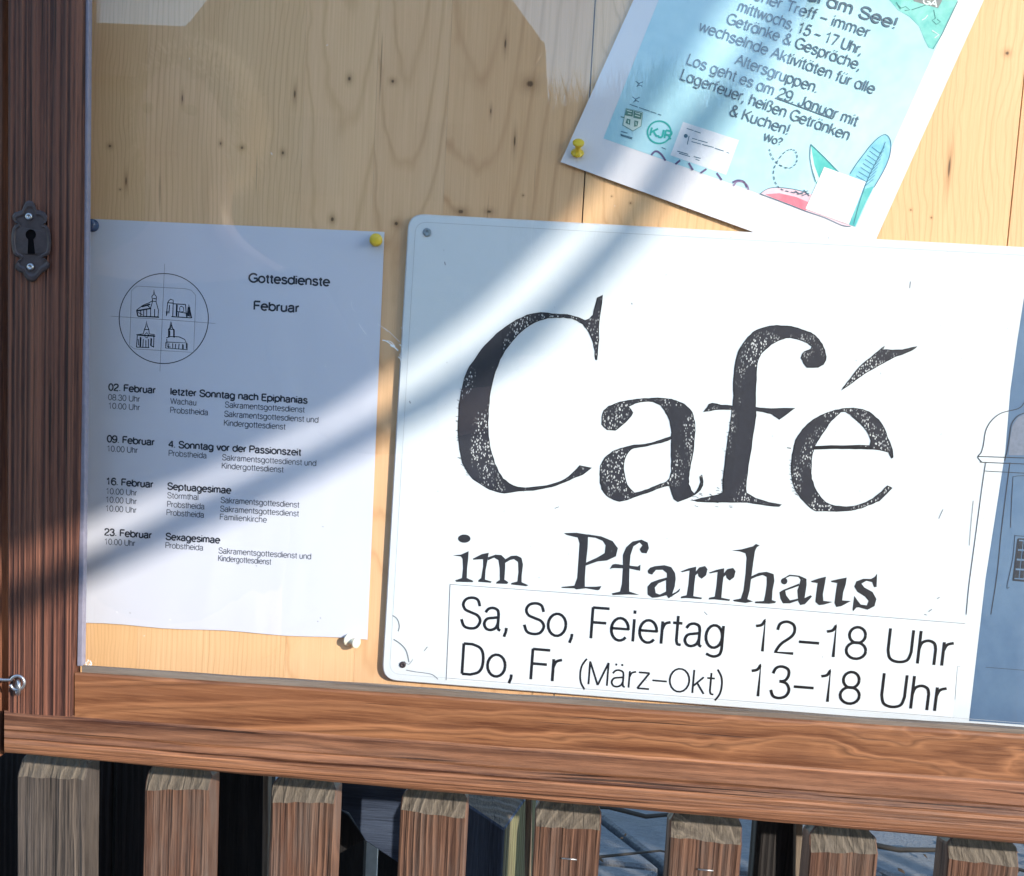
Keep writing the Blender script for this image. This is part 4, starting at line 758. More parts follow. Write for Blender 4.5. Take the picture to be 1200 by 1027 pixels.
for q in ([(396, 606), (422, 612)], [(400, 622), (420, 626)], [(440, 618), (468, 626)], [(438, 632), (466, 640)], [(444, 668), (446, 688)], [(402, 660), (404, 676)]): cw.stroke(zB(*q), .0006)
cw.build('crest_details', ink('crest_pale', (.62, .74, .66)), poster)
kj = Ink(PL, .0003); kj.stroke(zB(*el(572, 725, 64, 61, 0, 360, 36))[:-1], .0011, True); q = zB((520, 742), (634, 764)); kj.text('KJR', q[0], q[1], 9.5, .0013); kj.build('round_logo', ink('logo_teal', (.03, .36, .34)), poster)
tn = Ink(PL, .0003)
for q in ([(410, 572), (455, 588)], [(462, 590), (520, 610)], [(524, 612), (556, 622)], [(565, 626), (582, 632)], [(362, 720), (398, 730)], [(360, 736), (425, 756)], [(362, 742), (423, 762)], [(722, 704), (760, 716)], [(764, 718), (798, 730)], [(752, 758), (780, 766)], [(784, 768), (836, 782)], [(748, 776), (800, 790)], [(806, 792), (870, 808)], [(875, 812), (925, 828)], [(940, 834), (955, 840)], [(735, 745), (725, 792)], [(670, 828), (730, 846)], [(680, 840), (740, 858)], [(760, 858), (798, 868)], [(770, 872), (792, 880)], [(585, 808), (608, 818)]):
    tn.stroke(zB(*q), .00055)
tn.poly(zB(*el(717, 745, 11, 11, 0, 360, 10)[:-1]))
for c in ((463, 460), (445, 545)): 
    for q in ([(-20, -14), (-4, -2), (0, 12)], [(-6, 10), (2, -4), (20, -10)], [(-14, 16), (-4, 4), (16, 14)]): tn.stroke(zB(*[(c[0] + x, c[1] + y) for x, y in q]), .0006)
tn.build('fine_print', ink('mark_ink', (.08, .18, .26)), poster)
wv = Ink(PL, .0003)
for q in ([(528, 850), (545, 832), (562, 830), (585, 848), (606, 880)], [(660, 900), (686, 878)], [(733, 893), (756, 932)], [(798, 948), (830, 926)], [(886, 948), (914, 986)], [(972, 1000), (1000, 988), (1035, 996), (1052, 1027)]): wv.stroke(cr(zB(*q), 4), .0013)
wv.build('wave_marks', ink('plum_ink', (.13, .10, .22)), poster)
wp = Ink(PL, .0003)
wp.stroke(cr(zA((178, 655), (190, 640), (210, 640), (226, 652), (232, 668)), 4), .0012); wp.build('pink_arc', ink('pale_plum', (.30, .22, .36)), poster)
pk = Ink(PL, .0002); pk.poly(zA((272, 682), (300, 664), (340, 660), (380, 664), (440, 680), (520, 700), (590, 797), (560, 792), (500, 765), (430, 742), (360, 715), (300, 692))); pk.build('pink_leaf', wash('leaf_pale_pink', (.72, .45, .52), (.82, .62, .68), 50), poster)
pk2 = Ink(PL, .0003); pk2.poly(zA((290, 684), (340, 680), (400, 694), (450, 715), (432, 742), (380, 720), (320, 698))); pk2.build('pink_leaf_core', wash('leaf_pink', (.66, .14, .20), (.78, .26, .32), 60), poster)
tl_ = Ink(PL, .0002); tl_.poly(zA((450, 508), (500, 556), (560, 618), (560, 650), (470, 650), (455, 590), (447, 550))); tl_.build('teal_leaf', wash('leaf_teal', (.06, .44, .42), (.18, .60, .55), 60), poster)
tl2 = Ink(PL, .0003); tl2.poly(zA((450, 512), (462, 580), (480, 630), (470, 642), (456, 596), (448, 560))); tl2.build('teal_leaf_highlight', ink('leaf_highlight', (.62, .82, .82)), poster)
bl = Ink(PL, .0002); bl.poly(zA((585, 615), (612, 575), (640, 540), (660, 512), (690, 484), (712, 474), (726, 486), (732, 510), (728, 545), (716, 580), (700, 612), (672, 660), (640, 720), (606, 797), (588, 790), (600, 740), (600, 680))); bl.build('blue_leaf', wash('leaf_blue', (.14, .46, .66), (.34, .66, .80), 60), poster)
bl2 = Ink(PL, .00028); bl2.poly(zA((640, 665), (672, 655), (640, 720), (606, 797), (585, 790), (610, 730))); bl2.build('blue_leaf_base', wash('leaf_green', (.06, .40, .42), (.16, .54, .52), 60), poster)
bo = Ink(PL, .0004); bo.stroke(cr(zA((588, 612), (612, 575), (640, 538), (662, 510), (690, 483), (712, 474), (726, 486), (732, 510), (728, 545), (716, 580), (700, 612), (672, 660)), 3), .00045)
bo.stroke(cr(zA((600, 790), (625, 700), (655, 620), (700, 530), (712, 500)), 4), .0004)
for k in range(9):
    t = k / 9; bx_, by_ = 640 + 60 * t, 655 - 130 * t; bo.stroke(zA((bx_, by_), (bx_ - 38 + 10 * t, by_ - 22)), .0003); bo.stroke(zA((bx_, by_), (bx_ + 30 - 14 * t, by_ - 24)), .0003)
bo.stroke(cr(zA((272, 682), (300, 664), (340, 660), (400, 668), (445, 682)), 4), .0004); bo.stroke(cr(zA((272, 682), (360, 715), (430, 742), (500, 766), (560, 793), (590, 797)), 4), .0004); bo.stroke(zA((450, 508), (500, 556), (548, 606)), .0004); bo.stroke(cr(zA((450, 508), (447, 550), (455, 600), (466, 640)), 4), .0004)
bo.build('leaf_outlines', ink('leaf_line', (.05, .17, .24)), poster)
qr = Ink(PL, .0005); qr.poly(zA((497, 588), (643, 640), (583, 790), (431, 735))); qr.build('blank_card', ink('blank_card_white', (.80, .78, .80)), poster)
pt = Ink(PL, .0006); m_pi = ink('poster_ink', (.09, .14, .19)); WP = .00088
for b, p0, p1, c, wd in (('Lokαl αm See!', (330, -36), (745, 103), 13.5, .0013), ('Offener Treff – immer', (180, -23), (650, 133), 12.5, WP), ('mittwochs, 15 – 17 Uhr,', (192, 38), (625, 194), 12.5, WP), ('Getränke & Gespräche,', (153, 82), (620, 248), 12.5, WP),
                       ('wechselnde Aktivitäten für αlle', (55, 108), (668, 332), 12.5, WP), ('Altersgruppen.', (183, 226), (470, 328), 12.5, WP), ('Los geht es αm 29. Jαnuαr mit', (12, 225), (608, 445), 12.5, WP), ('Lαgerfeuer, heißen Getränken', (-10, 279), (580, 494), 12.5, WP), ('& Kuchen!', (163, 405), (368, 475), 12.5, WP), ('Wo?', (283, 494), (345, 513), 8.5, .0008)):
    q = zA(p0, p1); line(PL, .0006, 'text_line', m_pi, poster, b.replace('ä', 'Ä'), q[0], q[1], c, wd)
q = zA((325, 345), (528, 419)); pt.stroke(q, .0006)
loop = cr(zA((305, 525), (315, 555), (340, 580), (375, 592), (400, 572), (400, 540), (385, 526), (360, 535), (335, 565), (320, 600), (325, 640), (345, 665), (380, 676), (430, 684)), 10)
for i in range(0, len(loop) - 3, 5): pt.stroke(loop[i:i + 4], .0006)
for q in ([(395, 672), (412, 684)], [(402, 684), (440, 672)], [(418, 690), (436, 682)], [(425, 668), (445, 690)]): pt.stroke(zA(*q), .0006)
tag(pt.build('dashed_trail', m_pi, poster), kind='stuff')

# ------------------------------------------------------------------ PUSH PINS
PIN = [(0, .0004), (.0, .0042), (.0008, .0046), (.0016, .0042), (.0024, .0026), (.0042, .0020), (.0062, .0021), (.0074, .0030), (.0082, .0039), (.0094, .0040), (.0100, .0034), (.0102, .0004)]
def pin(px, py, Y, tip, mat, label, sc=1.0):
    b = at(px, py, Y) if not isinstance(Y, tuple) else at(px, py, Y)
    t = thing('push_pin', b, label, 'push pin', 'push pins holding the papers')
    ax = (tip - b).normalized()
    lathe('pin_head', b + ax * .0004, ax, [(d * sc, r * sc) for d, r in PIN], mat, t, 22)
    tube('needle', [b + ax * .002, b - ax * .006], [.0004, .0001], m_steel, t, 6)
pin(440.5, 281.5, SH - .0003, at(441, 281, -.012), m_yellow, 'yellow push pin in the top right corner of the service sheet')
pin(676.5, 181, PL, at(678.5, 162, -.0115), m_yellow, 'yellow push pin in the lower left corner of the poster')
pin(407, 749.5, SH - .0003, at(428, 758, -.0112), m_whitep, 'cream push pin at the bottom right corner of the service sheet')
pin(108.5, 264.5, SH - .0003, at(105, 263, -.0125), m_bluep, 'dark blue push pin at the top left corner of the service sheet')

# ------------------------------------------------------------------ PICKET FENCE
fence = thing('picket_fence', (0.0, 0.06, 0.0), 'weathered brown wooden picket fence carrying the display case', 'fence')
def pick_mat(k, gray):
    d, md_, l_ = ((0.026, 0.012, 0.009), (0.088, 0.040, 0.026), (0.19, 0.098, 0.062)) if not gray else ((0.018, 0.015, 0.015), (0.050, 0.041, 0.038), (0.115, 0.092, 0.076))
    return oldwood('picket_wood', 'Z', (random.uniform(-.2, .7), 0.7 + .5 * random.random(), 0.03), 0.05, random.choice((120, 150, 180)), d, md_, l_, gray=(.12, .10, .088), grayamt=0.22 if gray else .24, ridge=.25, lines=.5, warp=(18, 4, .018), bmp=1.0, dist=.0018)
m_pk = [pick_mat(k, False) for k in range(5)]; m_pg = pick_mat(3, True)  # grey copy also carries the first picket's shade in its colour
m_end = oldwood('picket_end_grain', 'Z', (0.1, 1.0, 0.03), 0.6, 130, (0.030, 0.024, 0.019), (0.105, 0.085, 0.066), (0.185, 0.155, 0.12), gray=(.13, .11, .09), grayamt=.35, lines=.5, warp=(60, 30, .02), bmp=1.0, dist=.0015)
PF = 0.037; PB = 0.062
pk_px = [(20, 99, 912), (169, 244, 926), (315.5, 391, 941), (468, 545.5, 955), (626, 704, 971), (786, 870, 986), (951, 1031, 1000), (1115, 1198, 1012)]
PX = []
for (a0, a1, yb) in pk_px:
    p0, p1 = at(a0, 975, PF), at(a1, 975, PF); PX.append((p0.x, p1.x, at((a0 + a1) / 2, yb, PF).z))
stp = (PX[-1][0] - PX[0][0]) / 7; wp_ = PX[3][1] - PX[3][0]; zb0 = PX[3][2]
for k in range(1, 29): PX.append((PX[7][0] + stp * k, PX[7][0] + stp * k + wp_, zb0))
for k in range(1, 9): PX.append((PX[0][0] - stp * k, PX[0][0] - stp * k + wp_, zb0))
RB = random.Random(5)
for i, (x0, x1, zb) in enumerate(PX):
    tl_z = zb + 0.020 + RB.uniform(-.002, .002); ch_ = RB.uniform(.004, .009); l = RB.uniform(-.002, .002)
    # front face, sloping worn cap with clipped corners
    V = [(x0, PF, 0.06), (x1, PF, 0.06), (x1, PF, zb + l), (x0, PF, zb - l), (x0 + ch_, PF + .010, tl_z), (x1 - ch_, PF + .010, tl_z), (x0, PF + .006, zb + .011), (x1, PF + .006, zb + .011),
         (x0, PB, 0.06), (x1, PB, 0.06), (x1, PB, zb + .006), (x0, PB, zb + .006), (x0 + ch_, PB, tl_z), (x1 - ch_, PB, tl_z)]
    F = [[0, 1, 2, 3], [3, 2, 7, 6], [6, 7, 5, 4], [9, 8, 11, 10], [11, 12, 13, 10], [4, 5, 13, 12], [0, 3, 6, 11, 8], [6, 4, 12, 11], [1, 9, 10, 7, 2], [7, 10, 13, 5], [0, 8, 9, 1]]
    mi = [0, 1, 1, 0, 0, 1, 0, 1, 0, 1, 0]
    fm = m_pg if i == 0 else m_pk[i % 5]
    o = mesh('picket', V, F, [fm, m_end], fence, midx=mi); fixnormals(o, .0009, 1)
    if -1 < x0 < 1:
        bm = bmesh.new(); bm.from_mesh(o.data)
        for _ in range(2): bmesh.ops.subdivide_edges(bm, edges=[e for e in bm.edges if e.calc_length() > .006 and max(v.co.z for v in e.verts) > zb - .12], cuts=3 if _ == 0 else 1, use_grid_fill=True)
        for v in bm.verts:
            if v.co.z > zb - .25:
                q = Vector((v.co.x * 140 + i * 9, v.co.y * 60, v.co.z * 26)); q2 = Vector((v.co.x * 40, i * 5.1, v.co.z * 60))
                v.co.y += .0011 * noise.noise(q) + .0006 * noise.noise(q * 2.3); v.co.x += .0010 * noise.noise(q2) + .0005 * noise.noise(q2 * 3); v.co.z += .0012 * noise.noise(q)
        bm.to_mesh(o.data); bm.free()
    if i == 0: o['label'] = 'grey weathered picket, shade darkening its colour, under the left end of the sill'
    if i in (4, 5):
        sx_, sy_ = ((667, 1007), (827, 1020))[i - 4]
        tube('staple', [at(sx_ - 8.5, sy_ - 1.5, PF + .002), at(sx_ - 8.5, sy_ - 1, PF - .0012), at(sx_ + 8.5, sy_ + .6, PF - .0012), at(sx_ + 8.5, sy_ + 1, PF + .002)], .0007, m_steel, o, 6)
xl, xr_ = min(p[0] for p in PX) - .05, max(p[1] for p in PX) + .05
box('rail', xl, xr_, PB + .0005, PB + .045, .25, .33, m_pg, fence, .002); box('rail', xl, xr_, PB + .0005, PB + .045, .72, .80, m_pg, fence, .002)
# dark boards standing behind the pickets
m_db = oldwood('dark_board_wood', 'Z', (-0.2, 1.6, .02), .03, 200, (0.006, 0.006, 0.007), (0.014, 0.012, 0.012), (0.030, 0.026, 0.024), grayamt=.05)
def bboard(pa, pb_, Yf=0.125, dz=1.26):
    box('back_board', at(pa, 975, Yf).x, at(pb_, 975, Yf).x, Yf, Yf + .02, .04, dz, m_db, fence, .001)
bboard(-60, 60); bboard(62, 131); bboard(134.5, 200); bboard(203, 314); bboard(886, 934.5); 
m_lite_w = oldwood('lit_edge_wood', 'Z', (0.2, 1.2, .02), .03, 200, (0.08, .06, .045), (.19, .15, .11), (.30, .25, .19), grayamt=.2)  # pale strips stand in for the sunlit edges of rear boards
for (pa, pb_) in ((307.5, 314), (615.5, 623), (933, 941)):
    box('lit_edge', at(pa, 975, .075).x, at(pb_, 975, .075).x, .118, .124, .04, 1.25, m_lite_w, fence, .0006) if False else prism('lit_edge', [(pa + 1, 890), (pb_ + 1, 890), (pb_ - 2, 1100), (pa - 2, 1100)], .112, .122, m_lite_w, fence, .0006)
bboard(384, 427, .42, .98); bboard(444, 500, .42, .98); bboard(500, 560, .36, 1.05)  # dark boards added to blacken the gap below the brace
# posts and brace in the shade behind
m_post = oldwood('post_wood_shade_blue', 'Z', (0.0, 1.6, .02), .06, 160, (0.018, .026, .045), (.050, .070, .115), (.10, .13, .19), gray=(.07, .09, .14), grayamt=.2, bmp=.8)  # blue shade on the post's front is put into this colour
m_moss = oldwood('mossy_wood', 'Z', (0.0, 1.3, .02), .03, 190, (0.05, .05, .025), (.14, .14, .07), (.26, .25, .15), grayamt=.3)
post = thing('fence_post', at(575, 1000, .25), 'squared post with slanted top, blue shade coloured front and mossy side behind the pickets', 'post')
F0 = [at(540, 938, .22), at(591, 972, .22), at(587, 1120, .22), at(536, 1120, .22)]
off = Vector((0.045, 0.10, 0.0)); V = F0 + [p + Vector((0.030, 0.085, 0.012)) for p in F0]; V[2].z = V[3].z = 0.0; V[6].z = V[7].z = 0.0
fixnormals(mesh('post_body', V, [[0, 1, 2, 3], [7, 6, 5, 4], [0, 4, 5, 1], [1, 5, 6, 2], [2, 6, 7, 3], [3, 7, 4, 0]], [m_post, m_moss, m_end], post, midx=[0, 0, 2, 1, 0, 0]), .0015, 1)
br_ = thing('brace_board', at(430, 960, .2), 'blue grey slanting board with shade in its colour, seen between the third and fourth pickets', 'board')
prism('board_face', [(380, 880), (480, 905), (476, 1016), (466, 1011), (428, 986), (409, 953), (380, 940)], .16, .18, oldwood('brace_wood_shaded', 'X', (1.0, .3, .02), .05, 160, (0.014, .022, .042), (.036, .052, .092), (.07, .095, .15), gray=(.03, .042, .07), grayamt=.25, bmp=1.0), br_, .001)  # board's shade is darkened into its blue grey wood colour
pb2 = thing('pointed_board', at(400, 990, .3), 'dark brown pointed board behind the slanting board', 'board')
prism('board_face', [(385, 940), (408, 955), (428, 984), (392, 1004), (384, 1003)], .20, .215, m_db, pb2, .001)
sp_ = thing('short_post', at(436, 1010, .5), 'short post coloured pale for sunlight in the gap beside the fourth picket', 'post')
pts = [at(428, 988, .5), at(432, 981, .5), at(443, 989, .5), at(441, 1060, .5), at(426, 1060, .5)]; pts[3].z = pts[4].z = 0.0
prism_w('post_body', pts, .53, plain('post_sun_pale', (.55, .54, .50), .7, var=.3, sc=80), sp_, .001)  # post is coloured pale in place of sunlight falling on it


# ------------------------------------------------------------------ TREE, unseen, its limb and branch shaped to shade the upper left
m_bark = plain('bark', (0.13, 0.10, 0.075), 0.9, 0.2, var=.5, sc=25, bmp=1, bd=.01)
TD = 2.5
def sunpt(px, py, off=0.0, d=TD): return at(px, py, 0.0) + SUN * (d + off)
tree = thing('tree', (2.0, -1.9, 0.0), 'unseen bare leaning tree, thick trunk shaped to cast the shade on the display case', 'tree')
edge = [(1010, -190), (920, -90), (838, 30), (760, 138), (672, 257), (587, 340), (490, 410), (395, 474), (234, 554), (100, 618), (-60, 682), (-220, 740), (-400, 800), (-600, 850)]
Rt = 0.33
E3 = [sunpt(*p) for p in edge]; n_s = SUN
cl = []
for i, p in enumerate(E3):
    t = (E3[min(i + 1, len(E3) - 1)] - E3[max(i - 1, 0)]).normalized(); s_ = t.cross(SUN).normalized()
    if s_.z < 0: s_ = -s_
    cl.append(p + s_ * Rt)
cl = [Vector(c) for c in cl]
top = [cl[0] + Vector((1.1, -.2, 1.5)), cl[0] + Vector((.45, -.05, .6))]
low = [cl[-1] + Vector((-.07, -.02, -.24)), cl[-1] + Vector((-.09, -.04, -.7)), Vector((cl[-1].x - .08, cl[-1].y - .1, -0.05))]
rads = [.22, .29] + [Rt] * len(cl) + [Rt - .04, Rt - .04, Rt + .04]
tube('trunk', [Vector(c) for c in top + cl + low], rads, m_bark, tree, 28)
tw_px = [(1050, -180), (985, -90), (915, 20), (866, 90), (818, 145), (775, 205), (737, 263), (662, 345), (600, 405), (520, 458), (460, 492), (390, 530), (300, 574), (200, 618), (110, 662), (-40, 725), (-200, 790)]
tube('branch', [sunpt(*p, off=-.15) for p in tw_px], [.0105 + .00018 * i + .0012 * math.sin(i * 1.7) for i in range(len(tw_px))], m_bark, tree, 10)
tb = [sunpt(1050, -180, -.15), sunpt(960, -300, 0)]
tube('branch', tb, [.016, .03], m_bark, tree, 8)

# ------------------------------------------------------------------ what the glass reflects: houses and bare shrubs across the lane
m_wall = plain('render_wall', (0.20, 0.17, 0.14), .9, .2, sc=4, var=.15)
m_roof = plain('roof_tiles', (0.13, 0.07, 0.05), .8, .3, sc=8, var=.25)
m_win = plain('window_dark', (0.03, 0.035, 0.04), .1, .5)
D = 15.0
hs = thing('gabled_house', (mirrored(430, 60, D).x, -D, 0), 'rendered house with steep gable across the lane, mirrored in the glass', 'house')
rg = mirrored(436, -215, D); le, re_ = mirrored(238, 36, D), mirrored(634, 57, D); wl, wr = mirrored(252, 60, D), mirrored(612, 75, D)
ez_ = min(le.z, re_.z)
tz = lambda x: rg.z - (rg.z - (le.z if x < rg.x else re_.z)) * abs(x - rg.x) / abs((le.x if x < rg.x else re_.x) - rg.x) - .22
prism_w('wall', [Vector((wl.x, -D, 0)), Vector((wr.x, -D, 0)), Vector((wr.x, -D, tz(wr.x))), Vector((rg.x, -D, rg.z - .22)), Vector((wl.x, -D, tz(wl.x)))], -D - 9, m_wall, hs)
for e_ in (le, re_):
    dv = Vector((0, 0, -.2)); a_ = [Vector((rg.x, -D + .5, rg.z)), Vector((e_.x, -D + .5, e_.z)), Vector((e_.x, -D + .5, e_.z - .2)), Vector((rg.x, -D + .5, rg.z - .2))]
    prism_w('roof', a_, -D - 9.4, m_roof, hs)
    tube('gutter', [Vector((e_.x, -D + .5, e_.z - .1)), Vector((e_.x, -D - 9, e_.z - .1))], .08, m_iron, hs, 8)
    tube('downpipe', [Vector((e_.x, -D + .45, e_.z - .15)), Vector((wr.x if e_ is re_ else wl.x, -D + .1, e_.z - .7)), Vector((wr.x if e_ is re_ else wl.x, -D + .1, 0.1))], .05, m_iron, hs, 8)
for wx in (-1.2, .8):
    for wz in (1.0, 3.6):
        wo = box('window', hs.location.x + wx, hs.location.x + wx + .9, -D + .002, -D + .05, wz, wz + 1.2, m_win, hs)
D2 = 16.0
wgx0, wgx1 = mirrored(-700, 30, D2).x, mirrored(250, 33, D2).x; wz_ = mirrored(170, 29, D2 + 3).z; we = mirrored(170, 90, D2).z
wing = thing('long_house', ((wgx0 + wgx1) / 2, -D2, 0), 'long low house beside the gabled house, mirrored in the glass', 'house')
box('wall', wgx0, wgx1, -D2, -D2 - 6, 0, we, m_wall, wing)
V = [(wgx0, -D2 + .4, we - .1), (wgx1, -D2 + .4, we - .1), (wgx1, -D2 - 3, wz_), (wgx0, -D2 - 3, wz_), (wgx1, -D2 - 6.4, we - .1), (wgx0, -D2 - 6.4, we - .1)]
fixnormals(mesh('roof', V, [[0, 1, 2, 3], [3, 2, 4, 5], [1, 4, 2], [0, 3, 5], [0, 5, 4, 1]], m_roof, wing))
# shrubs
m_twig = plain('twigs', (0.16, 0.11, 0.07), .9, .1)
V, F = [], []; rs = random.Random(3)
for i in range(2600):
    px = rs.uniform(606, 1500); Dh = rs.uniform(8.5, 10); topy = 88 + 14 * math.sin(px * .03) - 10 * rs.random() ** 3 * 3 + (px > 800) * 5
    p = mirrored(px, topy, Dh); h = rs.uniform(.5, 1.6); a = Vector((p.x + rs.uniform(-.25, .25), -Dh + rs.uniform(-.1, .1), p.z - h)); wdt = rs.uniform(.006, .014)
    s_ = Vector((wdt, 0, 0)); q = Vector((0, wdt, 0)); b = len(V); V += [a - s_, a + s_, a + q, p]; F += [[b, b + 1, b + 3], [b + 1, b + 2, b + 3], [b + 2, b, b + 3]]
sh = mesh('shrub_twigs', V, F, m_twig); tag(sh, 'bare twigs of the shrub row across the lane', 'shrubs', kind='stuff')
hx0, hx1 = mirrored(604, 130, 9.3).x, mirrored(1500, 130, 9.3).x; hz = mirrored(700, 125, 9.3).z
V, F = [], []; nx, nz_ = 60, 5
for i in range(nx + 1):
    for j in range(nz_ + 1):
        x = hx0 + (hx1 - hx0) * i / nx; zz = (hz + .15 * noise.noise(Vector((x * 2, 0, 0)))) * j / nz_
        V.append(Vector((x, -9.0 + .2 * noise.noise(Vector((x * 3, zz * 3, 1))) - .15 * (j == nz_), zz)))
    V.append(Vector((x, -10.2, 0)))
st = nz_ + 2
for i in range(nx):
    for j in range(nz_ + 1): F.append([i * st + j, (i + 1) * st + j, (i + 1) * st + j + 1, i * st + j + 1])
hg = mesh('hedge', V, F, plain('hedge_leaves', (0.10, 0.085, 0.05), .9, .1, var=.6, sc=14, bmp=1, bd=.05)); tag(hg, 'brown winter hedge below the bare twigs across the lane', 'hedge')

# ------------------------------------------------------------------ PERSON taking the picture (only mirrored)
m_skin = plain('skin', (0.50, 0.30, 0.22), .5, .4, var=.05); m_hair = plain('hair', (0.09, 0.06, 0.045), .6, .4, var=.4, sc=400, bmp=1, bd=.002); m_coat = plain('dark_coat', (0.035, 0.04, 0.055), .85, .2, var=.2, sc=80)
m_phone = plain('black_phone', (0.015, 0.015, 0.018), .25, .5, var=.02, bmp=0)
hc = mirrored(225, 150, 1.02); hc.z -= .0
person = thing('person', (hc.x, hc.y, 0), 'person in dark coat holding up a phone, mirrored faintly in the glass', 'person')
def skin_body(name, verts, edges, radii, mat, root, parent, lvl=2):
    me = bpy.data.meshes.new(name); me.from_pydata([tuple(v) for v in verts], edges, []); me.materials.append(mat)
    o = bpy.data.objects.new(name, me); COL.objects.link(o); o.parent = parent; o.location = -parent.location
    o.modifiers.new('skin', 'SKIN'); sd = o.modifiers.new('sub', 'SUBSURF'); sd.levels = sd.render_levels = lvl
    for i, r in enumerate(radii):
        me.skin_vertices[0].data[i].radius = r if isinstance(r, tuple) else (r, r); me.skin_vertices[0].data[i].use_root = (i == root)
    return o
H = hc; sh_z = H.z - .27
ph = CAM + Vector((0.0, -0.012, 0)); hand = CAM + Vector((-.045, -.045, -.05))
v = [Vector((H.x, H.y - .02, .95)), Vector((H.x, H.y - .02, 1.15)), Vector((H.x, H.y - .02, sh_z)), Vector((H.x, H.y - .01, H.z - .17)), Vector((H.x, H.y, H.z - .02)), Vector((H.x, H.y, H.z + .05)),
     Vector((H.x + .17, H.y, sh_z - .02)), Vector((H.x + .30, H.y + .05, sh_z - .20)), hand + Vector((-.03, -.06, -.04)), hand,
     Vector((H.x - .17, H.y, sh_z - .02)), Vector((H.x - .22, H.y + .02, sh_z - .30)), Vector((H.x - .20, H.y + .10, sh_z - .52)), Vector((H.x - .19, H.y + .16, sh_z - .60)),
     Vector((H.x - .09, H.y - .02, .86)), Vector((H.x - .10, H.y, .48)), Vector((H.x - .10, H.y - .03, .10)), Vector((H.x - .10, H.y + .10, .03)),
     Vector((H.x + .09, H.y - .02, .86)), Vector((H.x + .10, H.y, .48)), Vector((H.x + .10, H.y - .03, .10)), Vector((H.x + .10, H.y + .10, .03))]
ed = [(0, 1), (1, 2), (2, 3), (3, 4), (4, 5), (2, 6), (6, 7), (7, 8), (8, 9), (2, 10), (10, 11), (11, 12), (12, 13), (0, 14), (14, 15), (15, 16), (16, 17), (0, 18), (18, 19), (19, 20), (20, 21)]
rd = [(.17, .12), (.16, .12), (.14, .10), (.058, .06), (.082, .095), (.072, .085), .07, .052, .032, .028, .07, .05, .036, .03, .09, .062, .05, .04, .09, .062, .05, .04]
body = skin_body('body', v, ed, rd, m_skin, 0, person)
coatv = [v[0] + Vector((0, 0, -.05)), v[1], v[2] + Vector((0, 0, -.02)), v[6], v[7], v[8].lerp(v[7], .25), v[10], v[11], v[12]]
skin_body('coat', coatv, [(0, 1), (1, 2), (2, 3), (3, 4), (4, 5), (2, 6), (6, 7), (7, 8)], [(.20, .15), (.19, .145), (.165, .125), .088, .068, .052, .088, .068, .052], m_coat, 0, person)
skin_body('trousers', [v[0], v[14], v[15], v[16], v[18], v[19], v[20]], [(0, 1), (1, 2), (2, 3), (0, 4), (4, 5), (5, 6)], [(.18, .13), .10, .074, .066, .10, .074, .066], m_coat, 0, person)
for k in range(5):
    b0 = hand + Vector((0.012, .012, .026 - k * .013)); L_ = (.6, .9, 1.0, .93, .72)[k]
    dirs = [Vector((.018, .016, .004)), Vector((.016, .006, 0)), Vector((.006, -.006, 0))]
    pp = [b0 - Vector((.02, .01, 0)), b0]
    for d in dirs: pp.append(pp[-1] + d * L_)
    tube('finger', pp, [.009, .0085, .008, .007, .006], m_skin, person, 8)
box('phone', CAM.x - .012, CAM.x + .062, CAM.y - .020, CAM.y - .012, CAM.z - .135, CAM.z + .018, m_phone, person, .002)
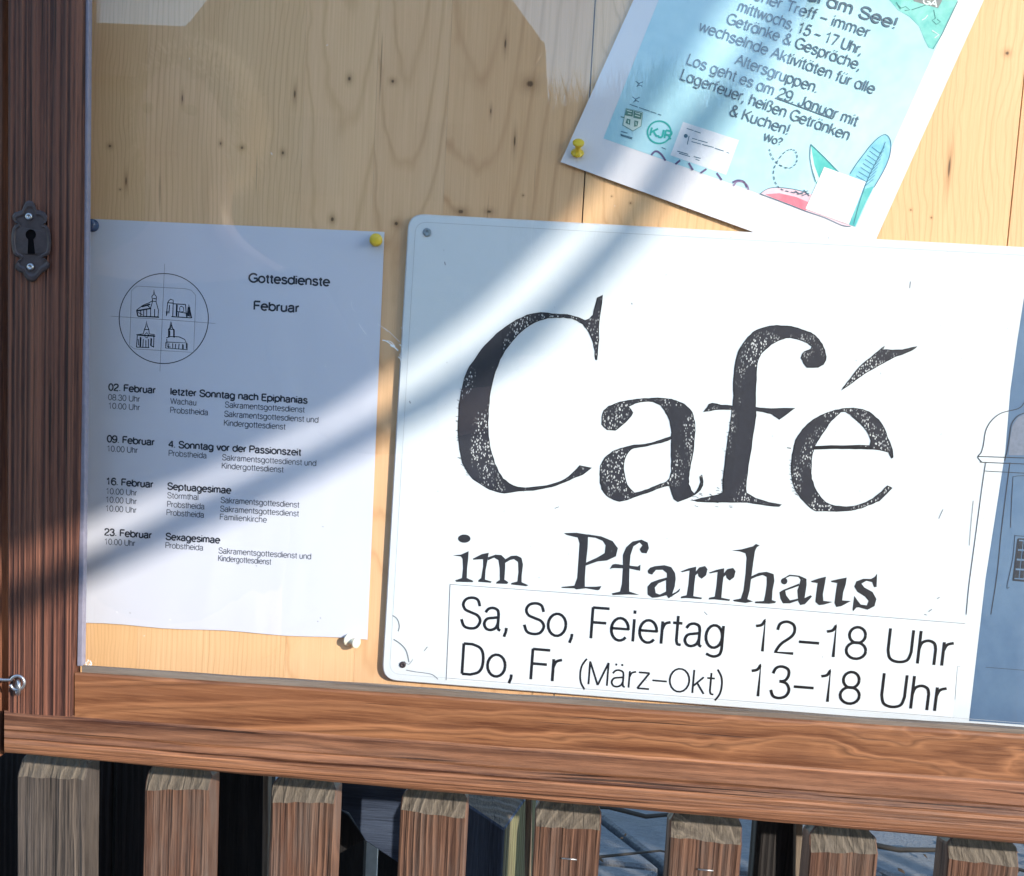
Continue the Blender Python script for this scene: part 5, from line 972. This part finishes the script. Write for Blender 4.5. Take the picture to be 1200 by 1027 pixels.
# head details and hair
def ball(name, c, r, mat, parent, nz=0.0, seg=28):
    bm = bmesh.new(); bmesh.ops.create_uvsphere(bm, u_segments=seg, v_segments=seg // 2, radius=1)
    for vt in bm.verts:
        d = vt.co.copy(); k = 1 + nz * noise.noise(d * 5) + nz * .6 * noise.noise(d * 14); vt.co = Vector((d.x * r[0] * k, d.y * r[1] * k, d.z * r[2] * k)) + c
    me = bpy.data.meshes.new(name); bm.to_mesh(me); bm.free(); me.materials.append(mat)
    for p in me.polygons: p.use_smooth = True
    o = bpy.data.objects.new(name, me); COL.objects.link(o); o.parent = parent; o.location = -parent.location; return o
ball('head', H + Vector((0, .01, -.01)), (.078, .098, .118), m_skin, person)
ball('nose', H + Vector((0, .112, -.02)), (.013, .018, .024), m_skin, person, 0, 12)
for s_ in (-1, 1):
    ball('ear', H + Vector((s_ * .080, -.005, -.01)), (.010, .022, .032), m_skin, person, 0, 12)
    ball('eye', H + Vector((s_ * .031, .094, .008)), (.013, .010, .009), m_dark, person, 0, 12)
ball('mouth', H + Vector((0, .100, -.062)), (.024, .010, .006), plain('lips', (.42, .18, .15)), person, 0, 12)
ball('hair', H + Vector((0, -.022, .028)), (.094, .108, .112), m_hair, person, .07, 40)
V, F = [], []; rs = random.Random(9)
for i in range(5200):
    d = Vector((rs.gauss(1.3 if i % 3 else 0, .8), rs.gauss(-.1, .8), rs.gauss(.45, .9))).normalized(); p = H + Vector((0, -.022, .02)) + Vector((d.x * .092, d.y * .106, d.z * .110))
    if d.y > .55 and d.z < .45: continue
    tpt = p + d * rs.uniform(.006, .024) + Vector((rs.uniform(-.014, .014), rs.uniform(-.014, .014), rs.uniform(-.035, .012))); s_ = Vector((.0022, 0, 0)); q = Vector((0, .0022, 0)); b = len(V)
    V += [p - s_, p + s_, p + q, tpt]; F += [[b, b + 1, b + 3], [b + 1, b + 2, b + 3], [b + 2, b, b + 3]]
mh = M('sunlit_hair_strand', .5, .4); tlc = mh.n('ShaderNodeBsdfTranslucent'); tlc.inputs[0].default_value = (.92, .82, .66, 1); mh.color((.75, .62, .46))  # strands paler than the hair, painting its sunlit rim
mxh = mh.n('ShaderNodeMixShader'); mxh.inputs[0].default_value = .55; mh.l(mh.b.outputs[0], mxh.inputs[1]); mh.l(tlc.outputs[0], mxh.inputs[2]); mh.l(mxh.outputs[0], mh.t.nodes['Material Output'].inputs[0])
hr = mesh('sunlit_hair_strands', V, F, mh.m, person); tag(hr, kind='stuff')
